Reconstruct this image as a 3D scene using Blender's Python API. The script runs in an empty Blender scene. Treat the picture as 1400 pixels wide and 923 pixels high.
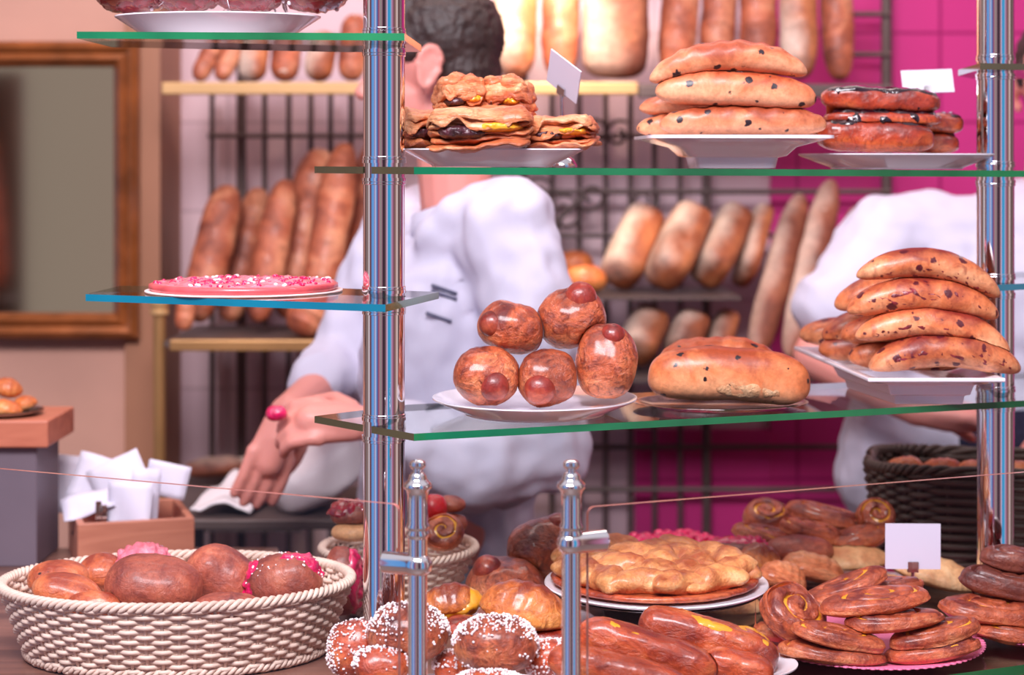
import bpy, bmesh, math, random
from mathutils import Vector, Matrix, Euler, noise

# ------------------------------------------------------------------ set-up
SC = bpy.context.scene
COL = SC.collection
ZC, F, YH = 1.50, 2500.0, 228.0          # eye height, focal length in pixels, horizon row
ZCOUNTER = ZC - 0.62
ZRISER = ZC - 0.606
PI = math.pi
rnd = random.Random(7)

def P(px, py, d):
    """a point d metres in front of the eye"""
    return Vector(((px - 700) / F * d, d, ZC - (py - YH) / F * d))

def S(px, d):
    """size in metres of px pixels at d"""
    return px * d / F

def dR(px, m=0.0):
    """distance of a point m metres behind the front edge of the right-hand shelves"""
    return (2.1737 + 1.07 * m) / (1 - .38 * (px - 700) / F)

def dL(px, m=0.0):
    return (2.0188 + 1.095 * m) / (1 + .446 * (px - 700) / F)

def lin(c):
    c = c / 255.0
    return c / 12.92 if c <= .04045 else ((c + .055) / 1.055) ** 2.4

def rgb(r, g, b):
    return (lin(r), lin(g), lin(b), 1.0)

# ------------------------------------------------------------------ objects
def link(o, parent=None):
    COL.objects.link(o)
    if parent is not None:
        o.parent = parent
    return o

def mesh(name, vf, mat=None, parent=None, loc=None, rot=None, smooth=True, mats=None, mi=None):
    me = bpy.data.meshes.new(name)
    me.from_pydata([tuple(v) for v in vf[0]], [], [tuple(f) for f in vf[1]])
    for m in (mats or ([mat] if mat else [])):
        me.materials.append(m)
    if mi:
        for p, k in zip(me.polygons, mi):
            p.material_index = k
    if smooth:
        me.polygons.foreach_set('use_smooth', [True] * len(me.polygons))
    me.update()
    if smooth and mat is not None and mat.name in ('chrome', 'steel', 'white_china', 'brass', 'brass_rail', 'rack_iron'):
        me.set_sharp_from_angle(angle=math.radians(40))
    o = bpy.data.objects.new(name, me)
    if loc is not None: o.location = loc
    if rot is not None: o.rotation_euler = rot
    return link(o, parent)

def empty(name, loc=(0, 0, 0), rot=(0, 0, 0)):
    o = bpy.data.objects.new(name, None)
    o.empty_display_size = .02
    o.location = loc
    o.rotation_euler = rot
    return link(o)

def tag(o, label, cat, group=None, kind=None):
    o['label'] = label
    o['category'] = cat
    if group: o['group'] = group
    if kind: o['kind'] = kind
    return o

def struct(o):
    o['kind'] = 'structure'
    return o

def bevel(o, w, seg=2):
    m = o.modifiers.new('bevel', 'BEVEL')
    m.width = w; m.segments = seg; m.limit_method = 'ANGLE'
    return o

class MB:
    """collects simple shapes into one vertex and face list"""
    def __init__(s): s.v, s.f, s.mi = [], [], []
    def add(s, vf, k=0):
        n = len(s.v)
        s.v += [Vector(x) for x in vf[0]]
        s.f += [tuple(n + i for i in f) for f in vf[1]]
        s.mi += [k] * len(vf[1])
        return s
    def get(s): return (s.v, s.f)

def box(x0, y0, z0, x1, y1, z1):
    v = [(x0,y0,z0),(x1,y0,z0),(x1,y1,z0),(x0,y1,z0),(x0,y0,z1),(x1,y0,z1),(x1,y1,z1),(x0,y1,z1)]
    f = [(0,3,2,1),(4,5,6,7),(0,1,5,4),(1,2,6,5),(2,3,7,6),(3,0,4,7)]
    return [Vector(p) for p in v], f

def xf(vf, M):
    return [M @ Vector(v) for v in vf[0]], vf[1]

def mat4(loc=(0,0,0), rot=(0,0,0), scale=(1,1,1)):
    return Matrix.LocRotScale(Vector(loc), Euler(rot), Vector(scale))

def prism(poly, z0, z1):
    n = len(poly)
    z0 = z0 if isinstance(z0, (list, tuple)) else [z0] * n
    z1 = z1 if isinstance(z1, (list, tuple)) else [z1] * n
    v = [Vector((p[0], p[1], z)) for p, z in zip(poly, z0)] + [Vector((p[0], p[1], z)) for p, z in zip(poly, z1)]
    f = [tuple(range(n))[::-1], tuple(range(n, 2 * n))] + [(i, (i + 1) % n, n + (i + 1) % n, n + i) for i in range(n)]
    return v, f

def lathe(prof, n=48, sx=1.0, sy=1.0, e=1.0):
    """prof: (radius, z) list; e < 1 squares the outline"""
    v, f = [], []
    def q(c): return math.copysign(abs(c) ** e, c)
    for r, z in prof:
        for i in range(n):
            a = 2 * PI * i / n
            v.append(Vector((r * sx * q(math.cos(a)), r * sy * q(math.sin(a)), z)))
    for j in range(len(prof) - 1):
        for i in range(n):
            k = (i + 1) % n
            f.append((j*n+i, j*n+k, (j+1)*n+k, (j+1)*n+i))
    f.append(tuple(range(n))[::-1])
    f.append(tuple(range((len(prof)-1)*n, len(prof)*n)))
    return v, f

def rot_to(d):
    return Vector(d).to_track_quat('Z', 'Y').to_matrix().to_4x4()

def rod(p0, p1, r, n=12, r1=None):
    p0, p1 = Vector(p0), Vector(p1)
    L = (p1 - p0).length
    return xf(lathe([(r, 0), (r if r1 is None else r1, L)], n), Matrix.Translation(p0) @ rot_to(p1 - p0))

def tube(pts, rads, n=8, closed=False, flat=1.0, caps=True):
    """a tube along points; rads one number or a list; flat scales its height (z)"""
    pts = [Vector(p) for p in pts]
    m = len(pts)
    if not isinstance(rads, (list, tuple)): rads = [rads] * m
    v, f = [], []
    up0 = Vector((0, 0, 1))
    for i, p in enumerate(pts):
        a = pts[(i - 1) % m] if (closed or i > 0) else p
        b = pts[(i + 1) % m] if (closed or i < m - 1) else p
        t = (b - a).normalized()
        s = t.cross(up0)
        if s.length < 1e-3: s = t.cross(Vector((0, 1, 0)))
        s.normalize()
        u = s.cross(t)
        for k in range(n):
            an = 2 * PI * k / n
            v.append(p + s * (math.cos(an) * rads[i]) + u * (math.sin(an) * rads[i] * flat))
    for i in range(m if closed else m - 1):
        j = (i + 1) % m
        for k in range(n):
            l = (k + 1) % n
            f.append((i*n+k, i*n+l, j*n+l, j*n+k))
    if not closed and caps:
        f.append(tuple(range(n))[::-1]); f.append(tuple(range((m-1)*n, m*n)))
    return v, f

def ball(c, r, nu=12, nv=8, rot=None):
    """ellipsoid; r a number or three"""
    r = (r, r, r) if not isinstance(r, (tuple, list)) else r
    c = Vector(c)
    R = Euler(rot).to_matrix() if rot else Matrix.Identity(3)
    v = [c + R @ Vector((0, 0, -r[2]))]
    for j in range(1, nv):
        b = -PI/2 + PI * j / nv
        for i in range(nu):
            a = 2 * PI * i / nu
            v.append(c + R @ Vector((r[0]*math.cos(b)*math.cos(a), r[1]*math.cos(b)*math.sin(a), r[2]*math.sin(b))))
    v.append(c + R @ Vector((0, 0, r[2])))
    f = [(0, 1 + (i + 1) % nu, 1 + i) for i in range(nu)]
    for j in range(nv - 2):
        for i in range(nu):
            k = (i + 1) % nu
            f.append((1+j*nu+i, 1+j*nu+k, 1+(j+1)*nu+k, 1+(j+1)*nu+i))
    last = len(v) - 1
    o = 1 + (nv - 2) * nu
    f += [(last, o + i, o + (i + 1) % nu) for i in range(nu)]
    return v, f

def capsule(p0, p1, r0, r1, n=14, h=5):
    p0, p1 = Vector(p0), Vector(p1)
    L = (p1 - p0).length
    prof = []
    for i in range(h + 1):
        a = -PI/2 + PI/2 * i / h
        prof.append((max(1e-5, r0 * math.cos(a)), r0 * math.sin(a)))
    for i in range(h + 1):
        a = PI/2 * i / h
        prof.append((max(1e-5, r1 * math.cos(a)), L + r1 * math.sin(a)))
    return xf(lathe(prof, n), Matrix.Translation(p0) @ rot_to(p1 - p0))

def chain(pts, rads, n=14):
    m = MB()
    for i in range(len(pts) - 1):
        m.add(capsule(pts[i], pts[i+1], rads[i], rads[i+1], n))
    return m.get()

def union(name, parts, voxel, mat, parent=None, smooth=4, disp=None, mats=None):
    """voxel-joins overlapping closed shapes into one continuous surface"""
    m = MB()
    for p in parts: m.add(p)
    tmp = mesh(name + '_tmp', m.get(), mat)
    r = tmp.modifiers.new('r', 'REMESH'); r.mode = 'VOXEL'; r.voxel_size = voxel; r.use_smooth_shade = True
    s = tmp.modifiers.new('s', 'SMOOTH'); s.factor = .5; s.iterations = smooth
    dg = bpy.context.evaluated_depsgraph_get()
    me = bpy.data.meshes.new_from_object(tmp.evaluated_get(dg))
    old = tmp.data
    bpy.data.objects.remove(tmp)
    bpy.data.meshes.remove(old)
    me.name = name
    me.materials.clear()
    me.materials.append(mat)
    if disp:
        nor = [v.normal.copy() for v in me.vertices]
        for v, nn in zip(me.vertices, nor):
            v.co = v.co + nn * disp(v.co)
    me.polygons.foreach_set('use_smooth', [True] * len(me.polygons))
    me.update()
    o = bpy.data.objects.new(name, me)
    return link(o, parent)

def N(p, s=1.0, seed=0.0):
    return noise.noise(Vector(p) * s + Vector((seed * 3.1, seed * 1.7, seed * 2.3)))

def sm(a, b, x):
    t = min(1, max(0, (x - a) / (b - a)))
    return t * t * (3 - 2 * t)

# ------------------------------------------------------------------ doughs
class Loaf:
    """a lofted piece of dough along x: rows of a grid, kept so icing or filling can be taken from its surface"""
    def __init__(s, L, W, H, nu=40, nv=30, p=2.6, q=2.2, e=1.0, flat=.25, bendy=0., bendz=0., taper=0.,
                 amp=.03, fr=2.2, seed=0., ridge=None, amp2=.008, twist=0.):
        s.nu, s.nv = nu, nv
        s.rows, s.T, s.V = [], [], []
        big = max(W, H)
        for i in range(nu + 1):
            t = -math.cos(PI * i / nu)
            env = max(0., 1 - abs(t) ** p) ** (1 / q)
            w, h = W/2 * env * (1 + taper * t), H/2 * env * (1 + taper * t)
            c0 = Vector((L/2 * t, bendy * (t*t - .35), bendz * (.35 - t*t)))
            row, vv = [], []
            for k in range(nv):
                a = 2 * PI * k / nv + twist * t
                ca, sa = math.cos(a), math.sin(a)
                ca = math.copysign(abs(ca) ** e, ca); sa = math.copysign(abs(sa) ** e, sa)
                z = sa * (1 - flat) if sa < 0 else sa
                pt = Vector((0, ca * w, z * h))
                base = c0 + pt
                k1 = 1 + amp * 2 * N(base / big, fr, seed) + amp2 * 2 * N(base / big, fr * 5, seed + 9)
                if ridge: k1 += ridge(t, a, base)
                q_ = c0 + pt * k1
                q_.x += amp * big * .5 * N(base / big, fr, seed + 40)
                row.append(q_); vv.append(a)
            s.rows.append(row); s.V.append(vv); s.T.append(t)
    def vf(s):
        v, f, n = [], [], s.nv
        v.append(sum(s.rows[0], Vector()) / n)
        for r in s.rows[1:-1]: v += r
        v.append(sum(s.rows[-1], Vector()) / n)
        m = s.nu - 1
        for k in range(n):
            l = (k + 1) % n
            f.append((0, 1 + l, 1 + k))
            for i in range(m - 1):
                f.append((1+i*n+k, 1+i*n+l, 1+(i+1)*n+l, 1+(i+1)*n+k))
            f.append((len(v) - 1, 1+(m-1)*n+k, 1+(m-1)*n+l))
        return v, f
    def normal(s, i, k):
        n = s.nv
        a = s.rows[min(i+1, s.nu)][k] - s.rows[max(i-1, 0)][k]
        b = s.rows[i][(k+1) % n] - s.rows[i][(k-1) % n]
        c = b.cross(a)
        if c.length < 1e-12: return Vector((0, 0, 1))
        c.normalize()
        ctr = sum(s.rows[i], Vector()) / n
        return -c if c.dot(s.rows[i][k] - ctr) < 0 else c
    def skin(s, mask, off=.003, lump=.0, fr=60., seed=0.):
        """a layer lying on the surface where mask(t, angle, point) > 0, thick in its middle and sinking in at its rim"""
        idx, v, f = {}, [], []
        val = {}
        for i in range(1, s.nu):
            for k in range(s.nv):
                val[i, k] = mask(s.T[i], s.V[i][k], s.rows[i][k])
        def vert(i, k):
            if (i, k) not in idx:
                p, nn, m = s.rows[i][k], s.normal(i, k), val[i, k]
                h = -.0015 + (off + lump * N(p, fr, seed)) * sm(0, .5, m)
                idx[i, k] = len(v); v.append(p + nn * h)
            return idx[i, k]
        for i in range(1, s.nu - 1):
            for k in range(s.nv):
                l = (k + 1) % s.nv
                q = [(i, k), (i, l), (i+1, l), (i+1, k)]
                if sum(val[x] > 0 for x in q) >= 2:
                    f.append(tuple(vert(*x) for x in q))
        return v, f
    def pick(s, mask, n, seed=0):
        r = random.Random(seed); out = []
        for _ in range(n * 40):
            i, k = r.randrange(1, s.nu), r.randrange(s.nv)
            if r.random() < mask(s.T[i], s.V[i][k], s.rows[i][k]):
                a, b = r.random(), r.random()
                p = s.rows[i][k].lerp(s.rows[min(i+1, s.nu)][k], a).lerp(s.rows[i][(k+1) % s.nv], b * .8)
                out.append((p, s.normal(i, k)))
                if len(out) >= n: break
        return out

# ------------------------------------------------------------------ materials
def nt(name):
    m = bpy.data.materials.new(name); m.use_nodes = True
    t = m.node_tree; b = t.nodes['Principled BSDF']
    return m, t, b

def node(t, kind, **kw):
    n = t.nodes.new(kind)
    for k, v in kw.items():
        if k in n.inputs: n.inputs[k].default_value = v
        else: setattr(n, k, v)
    return n

def plain(name, col, rough=.5, metal=0., coat=0., spec=.5, sub=0., bump=0., bscale=40., var=0., vscale=8.):
    m, t, b = nt(name)
    b.inputs['Base Color'].default_value = col
    b.inputs['Roughness'].default_value = rough
    b.inputs['Metallic'].default_value = metal
    b.inputs['Coat Weight'].default_value = coat
    b.inputs['Specular IOR Level'].default_value = spec
    b.inputs['Subsurface Weight'].default_value = sub
    b.inputs['Subsurface Scale'].default_value = .01
    tc = node(t, 'ShaderNodeTexCoord')
    if var:
        n = node(t, 'ShaderNodeTexNoise', Scale=vscale, Detail=4.)
        t.links.new(tc.outputs['Object'], n.inputs['Vector'])
        r = node(t, 'ShaderNodeMapRange'); r.inputs['From Min'].default_value = .3; r.inputs['From Max'].default_value = .7
        r.inputs['To Min'].default_value = 1 - var; r.inputs['To Max'].default_value = 1 + var * .6
        t.links.new(n.outputs['Fac'], r.inputs['Value'])
        h = node(t, 'ShaderNodeHueSaturation'); h.inputs['Color'].default_value = col
        t.links.new(r.outputs['Result'], h.inputs['Value'])
        t.links.new(h.outputs['Color'], b.inputs['Base Color'])
    if bump:
        n = node(t, 'ShaderNodeTexNoise', Scale=bscale, Detail=3.)
        t.links.new(tc.outputs['Object'], n.inputs['Vector'])
        bp = node(t, 'ShaderNodeBump', Strength=bump, Distance=.004)
        t.links.new(n.outputs['Fac'], bp.inputs['Height']); t.links.new(bp.outputs['Normal'], b.inputs['Normal'])
    return m

def crust(name, light, mid, dark, rough=.38, coat=.25, scale=28., spots=None, top=.35, wrinkle=.35, flour=None, veins=.5,
          grain=(1, 1, 1), sspot=70., tspot=.16, fine=.16):
    """baked dough: patches of three tones, browner on its top where the oven caught it, fine wrinkles; spots = fruit"""
    m, t, b = nt(name)
    L = t.links.new
    tc = node(t, 'ShaderNodeTexCoord'); oi = node(t, 'ShaderNodeObjectInfo')
    mul = node(t, 'ShaderNodeMath', operation='MULTIPLY'); mul.inputs[1].default_value = 37.
    L(oi.outputs['Random'], mul.inputs[0])
    mp = node(t, 'ShaderNodeMapping'); mp.inputs['Scale'].default_value = grain
    L(tc.outputs['Object'], mp.inputs['Vector'])
    add = node(t, 'ShaderNodeVectorMath', operation='ADD')
    L(mp.outputs['Vector'], add.inputs[0]); L(mul.outputs[0], add.inputs[1])
    vec = add.outputs[0]
    n1 = node(t, 'ShaderNodeTexNoise', Scale=scale, Detail=5., Roughness=.6, Distortion=.6); L(vec, n1.inputs['Vector'])
    n2 = node(t, 'ShaderNodeTexNoise', Scale=scale * 2.6, Detail=6., Roughness=.65, Distortion=1.6); L(vec, n2.inputs['Vector'])
    sep = node(t, 'ShaderNodeSeparateXYZ'); L(tc.outputs['Generated'], sep.inputs[0])
    zt = node(t, 'ShaderNodeMapRange'); zt.inputs['To Min'].default_value = -top * .5; zt.inputs['To Max'].default_value = top * .5
    L(sep.outputs['Z'], zt.inputs['Value'])
    s1 = node(t, 'ShaderNodeMath', operation='ADD'); L(n1.outputs['Fac'], s1.inputs[0]); L(zt.outputs['Result'], s1.inputs[1])
    r1 = node(t, 'ShaderNodeValToRGB')
    cr = r1.color_ramp
    cr.elements[0].position = .30; cr.elements[0].color = light
    cr.elements[1].position = .72; cr.elements[1].color = dark
    e = cr.elements.new(.5); e.color = mid
    L(s1.outputs[0], r1.inputs['Fac'])
    col = r1.outputs['Color']
    if veins:
        r2 = node(t, 'ShaderNodeValToRGB')
        r2.color_ramp.elements[0].position = .5; r2.color_ramp.elements[0].color = (0, 0, 0, 1)
        r2.color_ramp.elements[1].position = .66; r2.color_ramp.elements[1].color = (veins, veins, veins, 1)
        L(n2.outputs['Fac'], r2.inputs['Fac'])
        mx = node(t, 'ShaderNodeMix', data_type='RGBA'); L(r2.outputs['Color'], mx.inputs[0])
        L(col, mx.inputs[6]); mx.inputs[7].default_value = dark
        col = mx.outputs[2]
    if flour:
        n3 = node(t, 'ShaderNodeTexNoise', Scale=scale * .7, Detail=4.); L(vec, n3.inputs['Vector'])
        s3 = node(t, 'ShaderNodeMath', operation='MULTIPLY_ADD'); L(sep.outputs['Z'], s3.inputs[0]); s3.inputs[1].default_value = .55
        L(n3.outputs['Fac'], s3.inputs[2])
        r3 = node(t, 'ShaderNodeMapRange'); r3.inputs['From Min'].default_value = .72; r3.inputs['From Max'].default_value = 1.1
        r3.inputs['To Max'].default_value = .75
        L(s3.outputs[0], r3.inputs['Value'])
        mx = node(t, 'ShaderNodeMix', data_type='RGBA'); L(r3.outputs['Result'], mx.inputs[0])
        L(col, mx.inputs[6]); mx.inputs[7].default_value = flour
        col = mx.outputs[2]
    n4 = node(t, 'ShaderNodeTexNoise', Scale=scale * 9, Detail=3., Roughness=.7); L(vec, n4.inputs['Vector'])
    r4 = node(t, 'ShaderNodeMapRange'); r4.inputs['From Min'].default_value = .3; r4.inputs['From Max'].default_value = .7
    r4.inputs['To Min'].default_value = 1 - fine; r4.inputs['To Max'].default_value = 1 + fine
    L(n4.outputs['Fac'], r4.inputs['Value'])
    h4 = node(t, 'ShaderNodeHueSaturation'); L(col, h4.inputs['Color']); L(r4.outputs['Result'], h4.inputs['Value'])
    col = h4.outputs['Color']
    hs = node(t, 'ShaderNodeHueSaturation')
    rv = node(t, 'ShaderNodeMapRange'); rv.inputs['To Min'].default_value = .86; rv.inputs['To Max'].default_value = 1.14
    L(oi.outputs['Random'], rv.inputs['Value']); L(rv.outputs['Result'], hs.inputs['Value']); L(col, hs.inputs['Color'])
    col = hs.outputs['Color']
    bh = n2.outputs['Fac']
    if spots:
        nd = node(t, 'ShaderNodeTexNoise', Scale=160., Detail=2.); L(vec, nd.inputs['Vector'])
        va = node(t, 'ShaderNodeVectorMath', operation='SCALE'); va.inputs['Scale'].default_value = .007; L(nd.outputs['Color'], va.inputs[0])
        vb = node(t, 'ShaderNodeVectorMath', operation='ADD'); L(vec, vb.inputs[0]); L(va.outputs[0], vb.inputs[1])
        vo = node(t, 'ShaderNodeTexVoronoi', Scale=sspot, Randomness=1.); L(vb.outputs[0], vo.inputs['Vector'])
        sc_ = node(t, 'ShaderNodeSeparateColor'); L(vo.outputs['Color'], sc_.inputs[0])
        th2 = node(t, 'ShaderNodeMath', operation='MULTIPLY'); L(sc_.outputs[0], th2.inputs[0]); th2.inputs[1].default_value = tspot
        df = node(t, 'ShaderNodeMath', operation='SUBTRACT'); L(th2.outputs[0], df.inputs[0]); L(vo.outputs['Distance'], df.inputs[1])
        rs = node(t, 'ShaderNodeMapRange'); rs.inputs['From Min'].default_value = -.02; rs.inputs['From Max'].default_value = .04
        L(df.outputs[0], rs.inputs['Value'])
        mx = node(t, 'ShaderNodeMix', data_type='RGBA'); L(rs.outputs['Result'], mx.inputs[0]); L(col, mx.inputs[6])
        mx.inputs[7].default_value = spots
        col = mx.outputs[2]
    L(col, b.inputs['Base Color'])
    rr = node(t, 'ShaderNodeMapRange'); rr.inputs['To Min'].default_value = rough - .12; rr.inputs['To Max'].default_value = rough + .18
    L(n1.outputs['Fac'], rr.inputs['Value']); L(rr.outputs['Result'], b.inputs['Roughness'])
    b.inputs['Coat Weight'].default_value = coat; b.inputs['Coat Roughness'].default_value = .18
    b.inputs['Subsurface Weight'].default_value = 0.0
    mh = node(t, 'ShaderNodeMath', operation='MULTIPLY_ADD'); L(n4.outputs['Fac'], mh.inputs[0]); mh.inputs[1].default_value = .35; L(bh, mh.inputs[2])
    bp = node(t, 'ShaderNodeBump', Strength=wrinkle, Distance=.005); L(mh.outputs[0], bp.inputs['Height']); L(bp.outputs['Normal'], b.inputs['Normal'])
    return m

def glass_pane(name, tint, refl=1.0):
    """clear pane: see-through with the reflection of a flat sheet"""
    m = bpy.data.materials.new(name); m.use_nodes = True
    t = m.node_tree; t.nodes.clear(); L = t.links.new
    out = node(t, 'ShaderNodeOutputMaterial')
    tr = node(t, 'ShaderNodeBsdfTransparent', Color=tint)
    gl = node(t, 'ShaderNodeBsdfGlossy', Roughness=.02)
    fr = node(t, 'ShaderNodeFresnel', IOR=1.45)
    mu = node(t, 'ShaderNodeMath', operation='MULTIPLY'); mu.inputs[1].default_value = refl
    L(fr.outputs[0], mu.inputs[0])
    geo = node(t, 'ShaderNodeNewGeometry'); inv = node(t, 'ShaderNodeMath', operation='SUBTRACT'); inv.inputs[0].default_value = 1.; L(geo.outputs['Backfacing'], inv.inputs[1])
    mu2 = node(t, 'ShaderNodeMath', operation='MULTIPLY'); L(mu.outputs[0], mu2.inputs[0]); L(inv.outputs[0], mu2.inputs[1]); mu = mu2
    mx = node(t, 'ShaderNodeMixShader'); L(mu.outputs[0], mx.inputs[0]); L(tr.outputs[0], mx.inputs[1]); L(gl.outputs[0], mx.inputs[2])
    L(mx.outputs[0], out.inputs[0])
    return m

def striped(name, a, b_, scale, rough=.5, axis='X', bump=.3, detail=2., distort=2.):
    """wood or brushed streaks along an axis"""
    m, t, b = nt(name); L = t.links.new
    tc = node(t, 'ShaderNodeTexCoord'); mp = node(t, 'ShaderNodeMapping')
    s = [scale, scale, scale]; s['XYZ'.index(axis)] = scale * .08
    mp.inputs['Scale'].default_value = s
    L(tc.outputs['Object'], mp.inputs['Vector'])
    n = node(t, 'ShaderNodeTexNoise', Scale=1., Detail=detail + 3, Distortion=distort); L(mp.outputs['Vector'], n.inputs['Vector'])
    r = node(t, 'ShaderNodeValToRGB'); r.color_ramp.elements[0].position = .3; r.color_ramp.elements[1].position = .7
    r.color_ramp.elements[0].color = a; r.color_ramp.elements[1].color = b_
    L(n.outputs['Fac'], r.inputs['Fac']); L(r.outputs['Color'], b.inputs['Base Color'])
    b.inputs['Roughness'].default_value = rough
    bp = node(t, 'ShaderNodeBump', Strength=bump, Distance=.002); L(n.outputs['Fac'], bp.inputs['Height']); L(bp.outputs['Normal'], b.inputs['Normal'])
    return m

def tiles(name, a, b_, mortar, sx, sy, rough=.5):
    m, t, b = nt(name); L = t.links.new
    tc = node(t, 'ShaderNodeTexCoord'); mp = node(t, 'ShaderNodeMapping'); mp.inputs['Rotation'].default_value = (PI/2, 0, 0)
    L(tc.outputs['Object'], mp.inputs['Vector'])
    br = node(t, 'ShaderNodeTexBrick', Scale=1.); br.offset = 0.
    br.inputs['Color1'].default_value = a; br.inputs['Color2'].default_value = b_; br.inputs['Mortar'].default_value = mortar
    br.inputs['Mortar Size'].default_value = .004; br.inputs['Brick Width'].default_value = sx; br.inputs['Row Height'].default_value = sy
    L(mp.outputs['Vector'], br.inputs['Vector']); L(br.outputs['Color'], b.inputs['Base Color'])
    b.inputs['Roughness'].default_value = rough
    return m

M = {}
M['raisin'] = crust('raisin_dough', rgb(230,162,122), rgb(216,126,84), rgb(158,70,40), rough=.42, coat=.12, scale=17, spots=rgb(40,22,30), veins=.25, wrinkle=.12, top=.66, sspot=54, tspot=.34)
M['cranberry'] = crust('berry_dough', rgb(230,160,114), rgb(208,114,68), rgb(132,46,34), rough=.38, coat=.15, scale=15, spots=rgb(86,20,30), veins=.6, wrinkle=.25, top=.45, sspot=54, tspot=.36)
M['loaf'] = crust('currant_loaf', rgb(226,156,110), rgb(212,122,74), rgb(152,66,36), rough=.4, coat=.15, scale=14, spots=rgb(36,20,24), veins=.3, wrinkle=.15, top=.6, sspot=54, tspot=.32)
M['brioche'] = crust('brioche_crust', rgb(230,142,92), rgb(190,90,54), rgb(98,28,24), rough=.3, coat=.5, scale=22, veins=.8, wrinkle=1., top=.25, fine=.24)
M['knot'] = crust('brioche_knot', rgb(186,86,56), rgb(140,46,36), rgb(82,16,18), rough=.32, coat=.4, scale=26, veins=.3, wrinkle=.3, top=.2)
M['brown'] = crust('praline_dough', rgb(206,120,88), rgb(168,84,62), rgb(112,44,38), rough=.42, coat=.2, scale=22, veins=.4, wrinkle=.5, top=.25)
M['bun'] = crust('egg_washed_bun', rgb(236,152,102), rgb(214,112,66), rgb(150,56,32), rough=.32, coat=.4, scale=24, veins=.45, wrinkle=.5, top=.35, spots=rgb(38,22,22), sspot=44, tspot=.13)
M['puff'] = crust('puff_pastry', rgb(244,176,126), rgb(226,130,80), rgb(160,66,36), rough=.32, coat=.35, scale=22, veins=.5, wrinkle=1.0, top=-.1, grain=(.5, 1, 2.2))
M['turnover'] = crust('turnover_pastry', rgb(232,156,84), rgb(214,118,54), rgb(130,48,22), rough=.28, coat=.5, scale=22, veins=.5, wrinkle=.7, top=.4)
M['pale'] = crust('pale_pastry', rgb(244,206,160), rgb(232,176,124), rgb(206,132,86), rough=.45, coat=.1, scale=20, veins=.3, wrinkle=.5, top=.2)
M['snail'] = crust('swirl_dough', rgb(230,146,98), rgb(200,98,60), rgb(112,36,28), rough=.34, coat=.35, scale=26, veins=.6, wrinkle=.6, top=.3, grain=(1, 1, 1.25))
M['choc'] = crust('cocoa_dough', rgb(152,84,64), rgb(124,60,46), rgb(76,30,28), rough=.36, coat=.3, scale=26, veins=.5, wrinkle=.5, top=.1)
M['plum'] = crust('plum_tart_crust', rgb(206,100,50), rgb(170,60,32), rgb(96,20,18), rough=.22, coat=.7, scale=22, veins=.6, wrinkle=.4, top=.3)
M['eclair'] = crust('glazed_slice', rgb(228,132,78), rgb(198,84,46), rgb(116,28,22), rough=.24, coat=.6, scale=22, veins=.6, wrinkle=.7, top=.1, grain=(.6, 1, 1))
M['apple'] = crust('apple_slice', rgb(242,190,132), rgb(224,150,90), rgb(168,84,46), rough=.34, coat=.3, scale=30, veins=.4, wrinkle=.5, top=.3)
M['baguette'] = crust('baguette_crust', rgb(222,150,112), rgb(184,98,66), rgb(112,52,38), rough=.5, coat=.1, scale=12, veins=.5, wrinkle=.5, top=.2)
M['slash'] = plain('floury_slash', rgb(236,204,184), rough=.7, var=.15, vscale=40)
M['rustic'] = crust('floured_crust', rgb(176,106,74), rgb(140,76,54), rgb(92,46,34), rough=.6, coat=0., scale=9, veins=.2, wrinkle=.4, top=.1, flour=rgb(226,196,176))
M['tin'] = crust('tin_loaf_crust', rgb(204,124,78), rgb(164,88,54), rgb(100,52,36), rough=.5, coat=.05, scale=11, veins=.25, wrinkle=.4, top=.3, flour=rgb(240,216,196))
M['croissant'] = crust('croissant_crust', rgb(242,166,96), rgb(226,126,62), rgb(170,72,34), rough=.35, coat=.3, scale=22, veins=.4, wrinkle=.6, top=.3)
M['pink'] = plain('pink_praline_icing', rgb(222,22,92), rough=.22, coat=.6, var=.45, vscale=70, bump=.6, bscale=160)
M['pinkpale'] = plain('pale_pink_praline', rgb(238,120,140), rough=.25, coat=.5, var=.4, vscale=60, bump=.6, bscale=140)
M['crimson'] = plain('crimson_praline', rgb(150,16,34), rough=.18, coat=.7, var=.6, vscale=60, bump=.5, bscale=120)
M['custard'] = plain('yellow_custard', rgb(240,166,44), rough=.25, coat=.5, var=.25, vscale=60, bump=.3, bscale=120)
M['ochre'] = plain('apricot_cream', rgb(214,146,40), rough=.25, coat=.5, var=.25, vscale=60)
M['fruit'] = plain('baked_plum', rgb(38,10,20), rough=.12, coat=.8, var=.7, vscale=60, bump=.8, bscale=110)
M['filling'] = plain('dark_filling', rgb(74,34,42), rough=.3, coat=.4, var=.6, vscale=70, bump=1., bscale=150)
M['sugar'] = plain('pearl_sugar', rgb(250,236,236), rough=.5, sub=0.)
M['jam'] = plain('berry_jam', rgb(128,38,46), rough=.35, coat=.3, var=.6, vscale=120, bump=.6, bscale=200)
M['crumb'] = crust('torn_crumb', rgb(246,204,158), rgb(238,178,128), rgb(214,130,88), rough=.55, coat=0., scale=40, veins=.2, wrinkle=.8, top=0.)
M['berry'] = plain('strawberry', rgb(196,26,34), rough=.25, coat=.4, var=.3, vscale=60, bump=.4, bscale=260)
M['china'] = plain('white_china', rgb(240,234,242), rough=.12, coat=.5)
M['doily'] = plain('pink_plate', rgb(232,120,160), rough=.4)
M['steel'] = plain('steel', (.72,.70,.72,1), rough=.14, metal=1.)
M['chrome'] = plain('chrome', (.84,.83,.86,1), rough=.045, metal=1.)
M['card'] = plain('white_card', rgb(216,210,226), rough=.6)
M['paper'] = plain('white_paper', rgb(242,232,236), rough=.45, bump=.2, bscale=20)
M['board'] = plain('cake_board', rgb(244,214,212), rough=.4)
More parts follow.
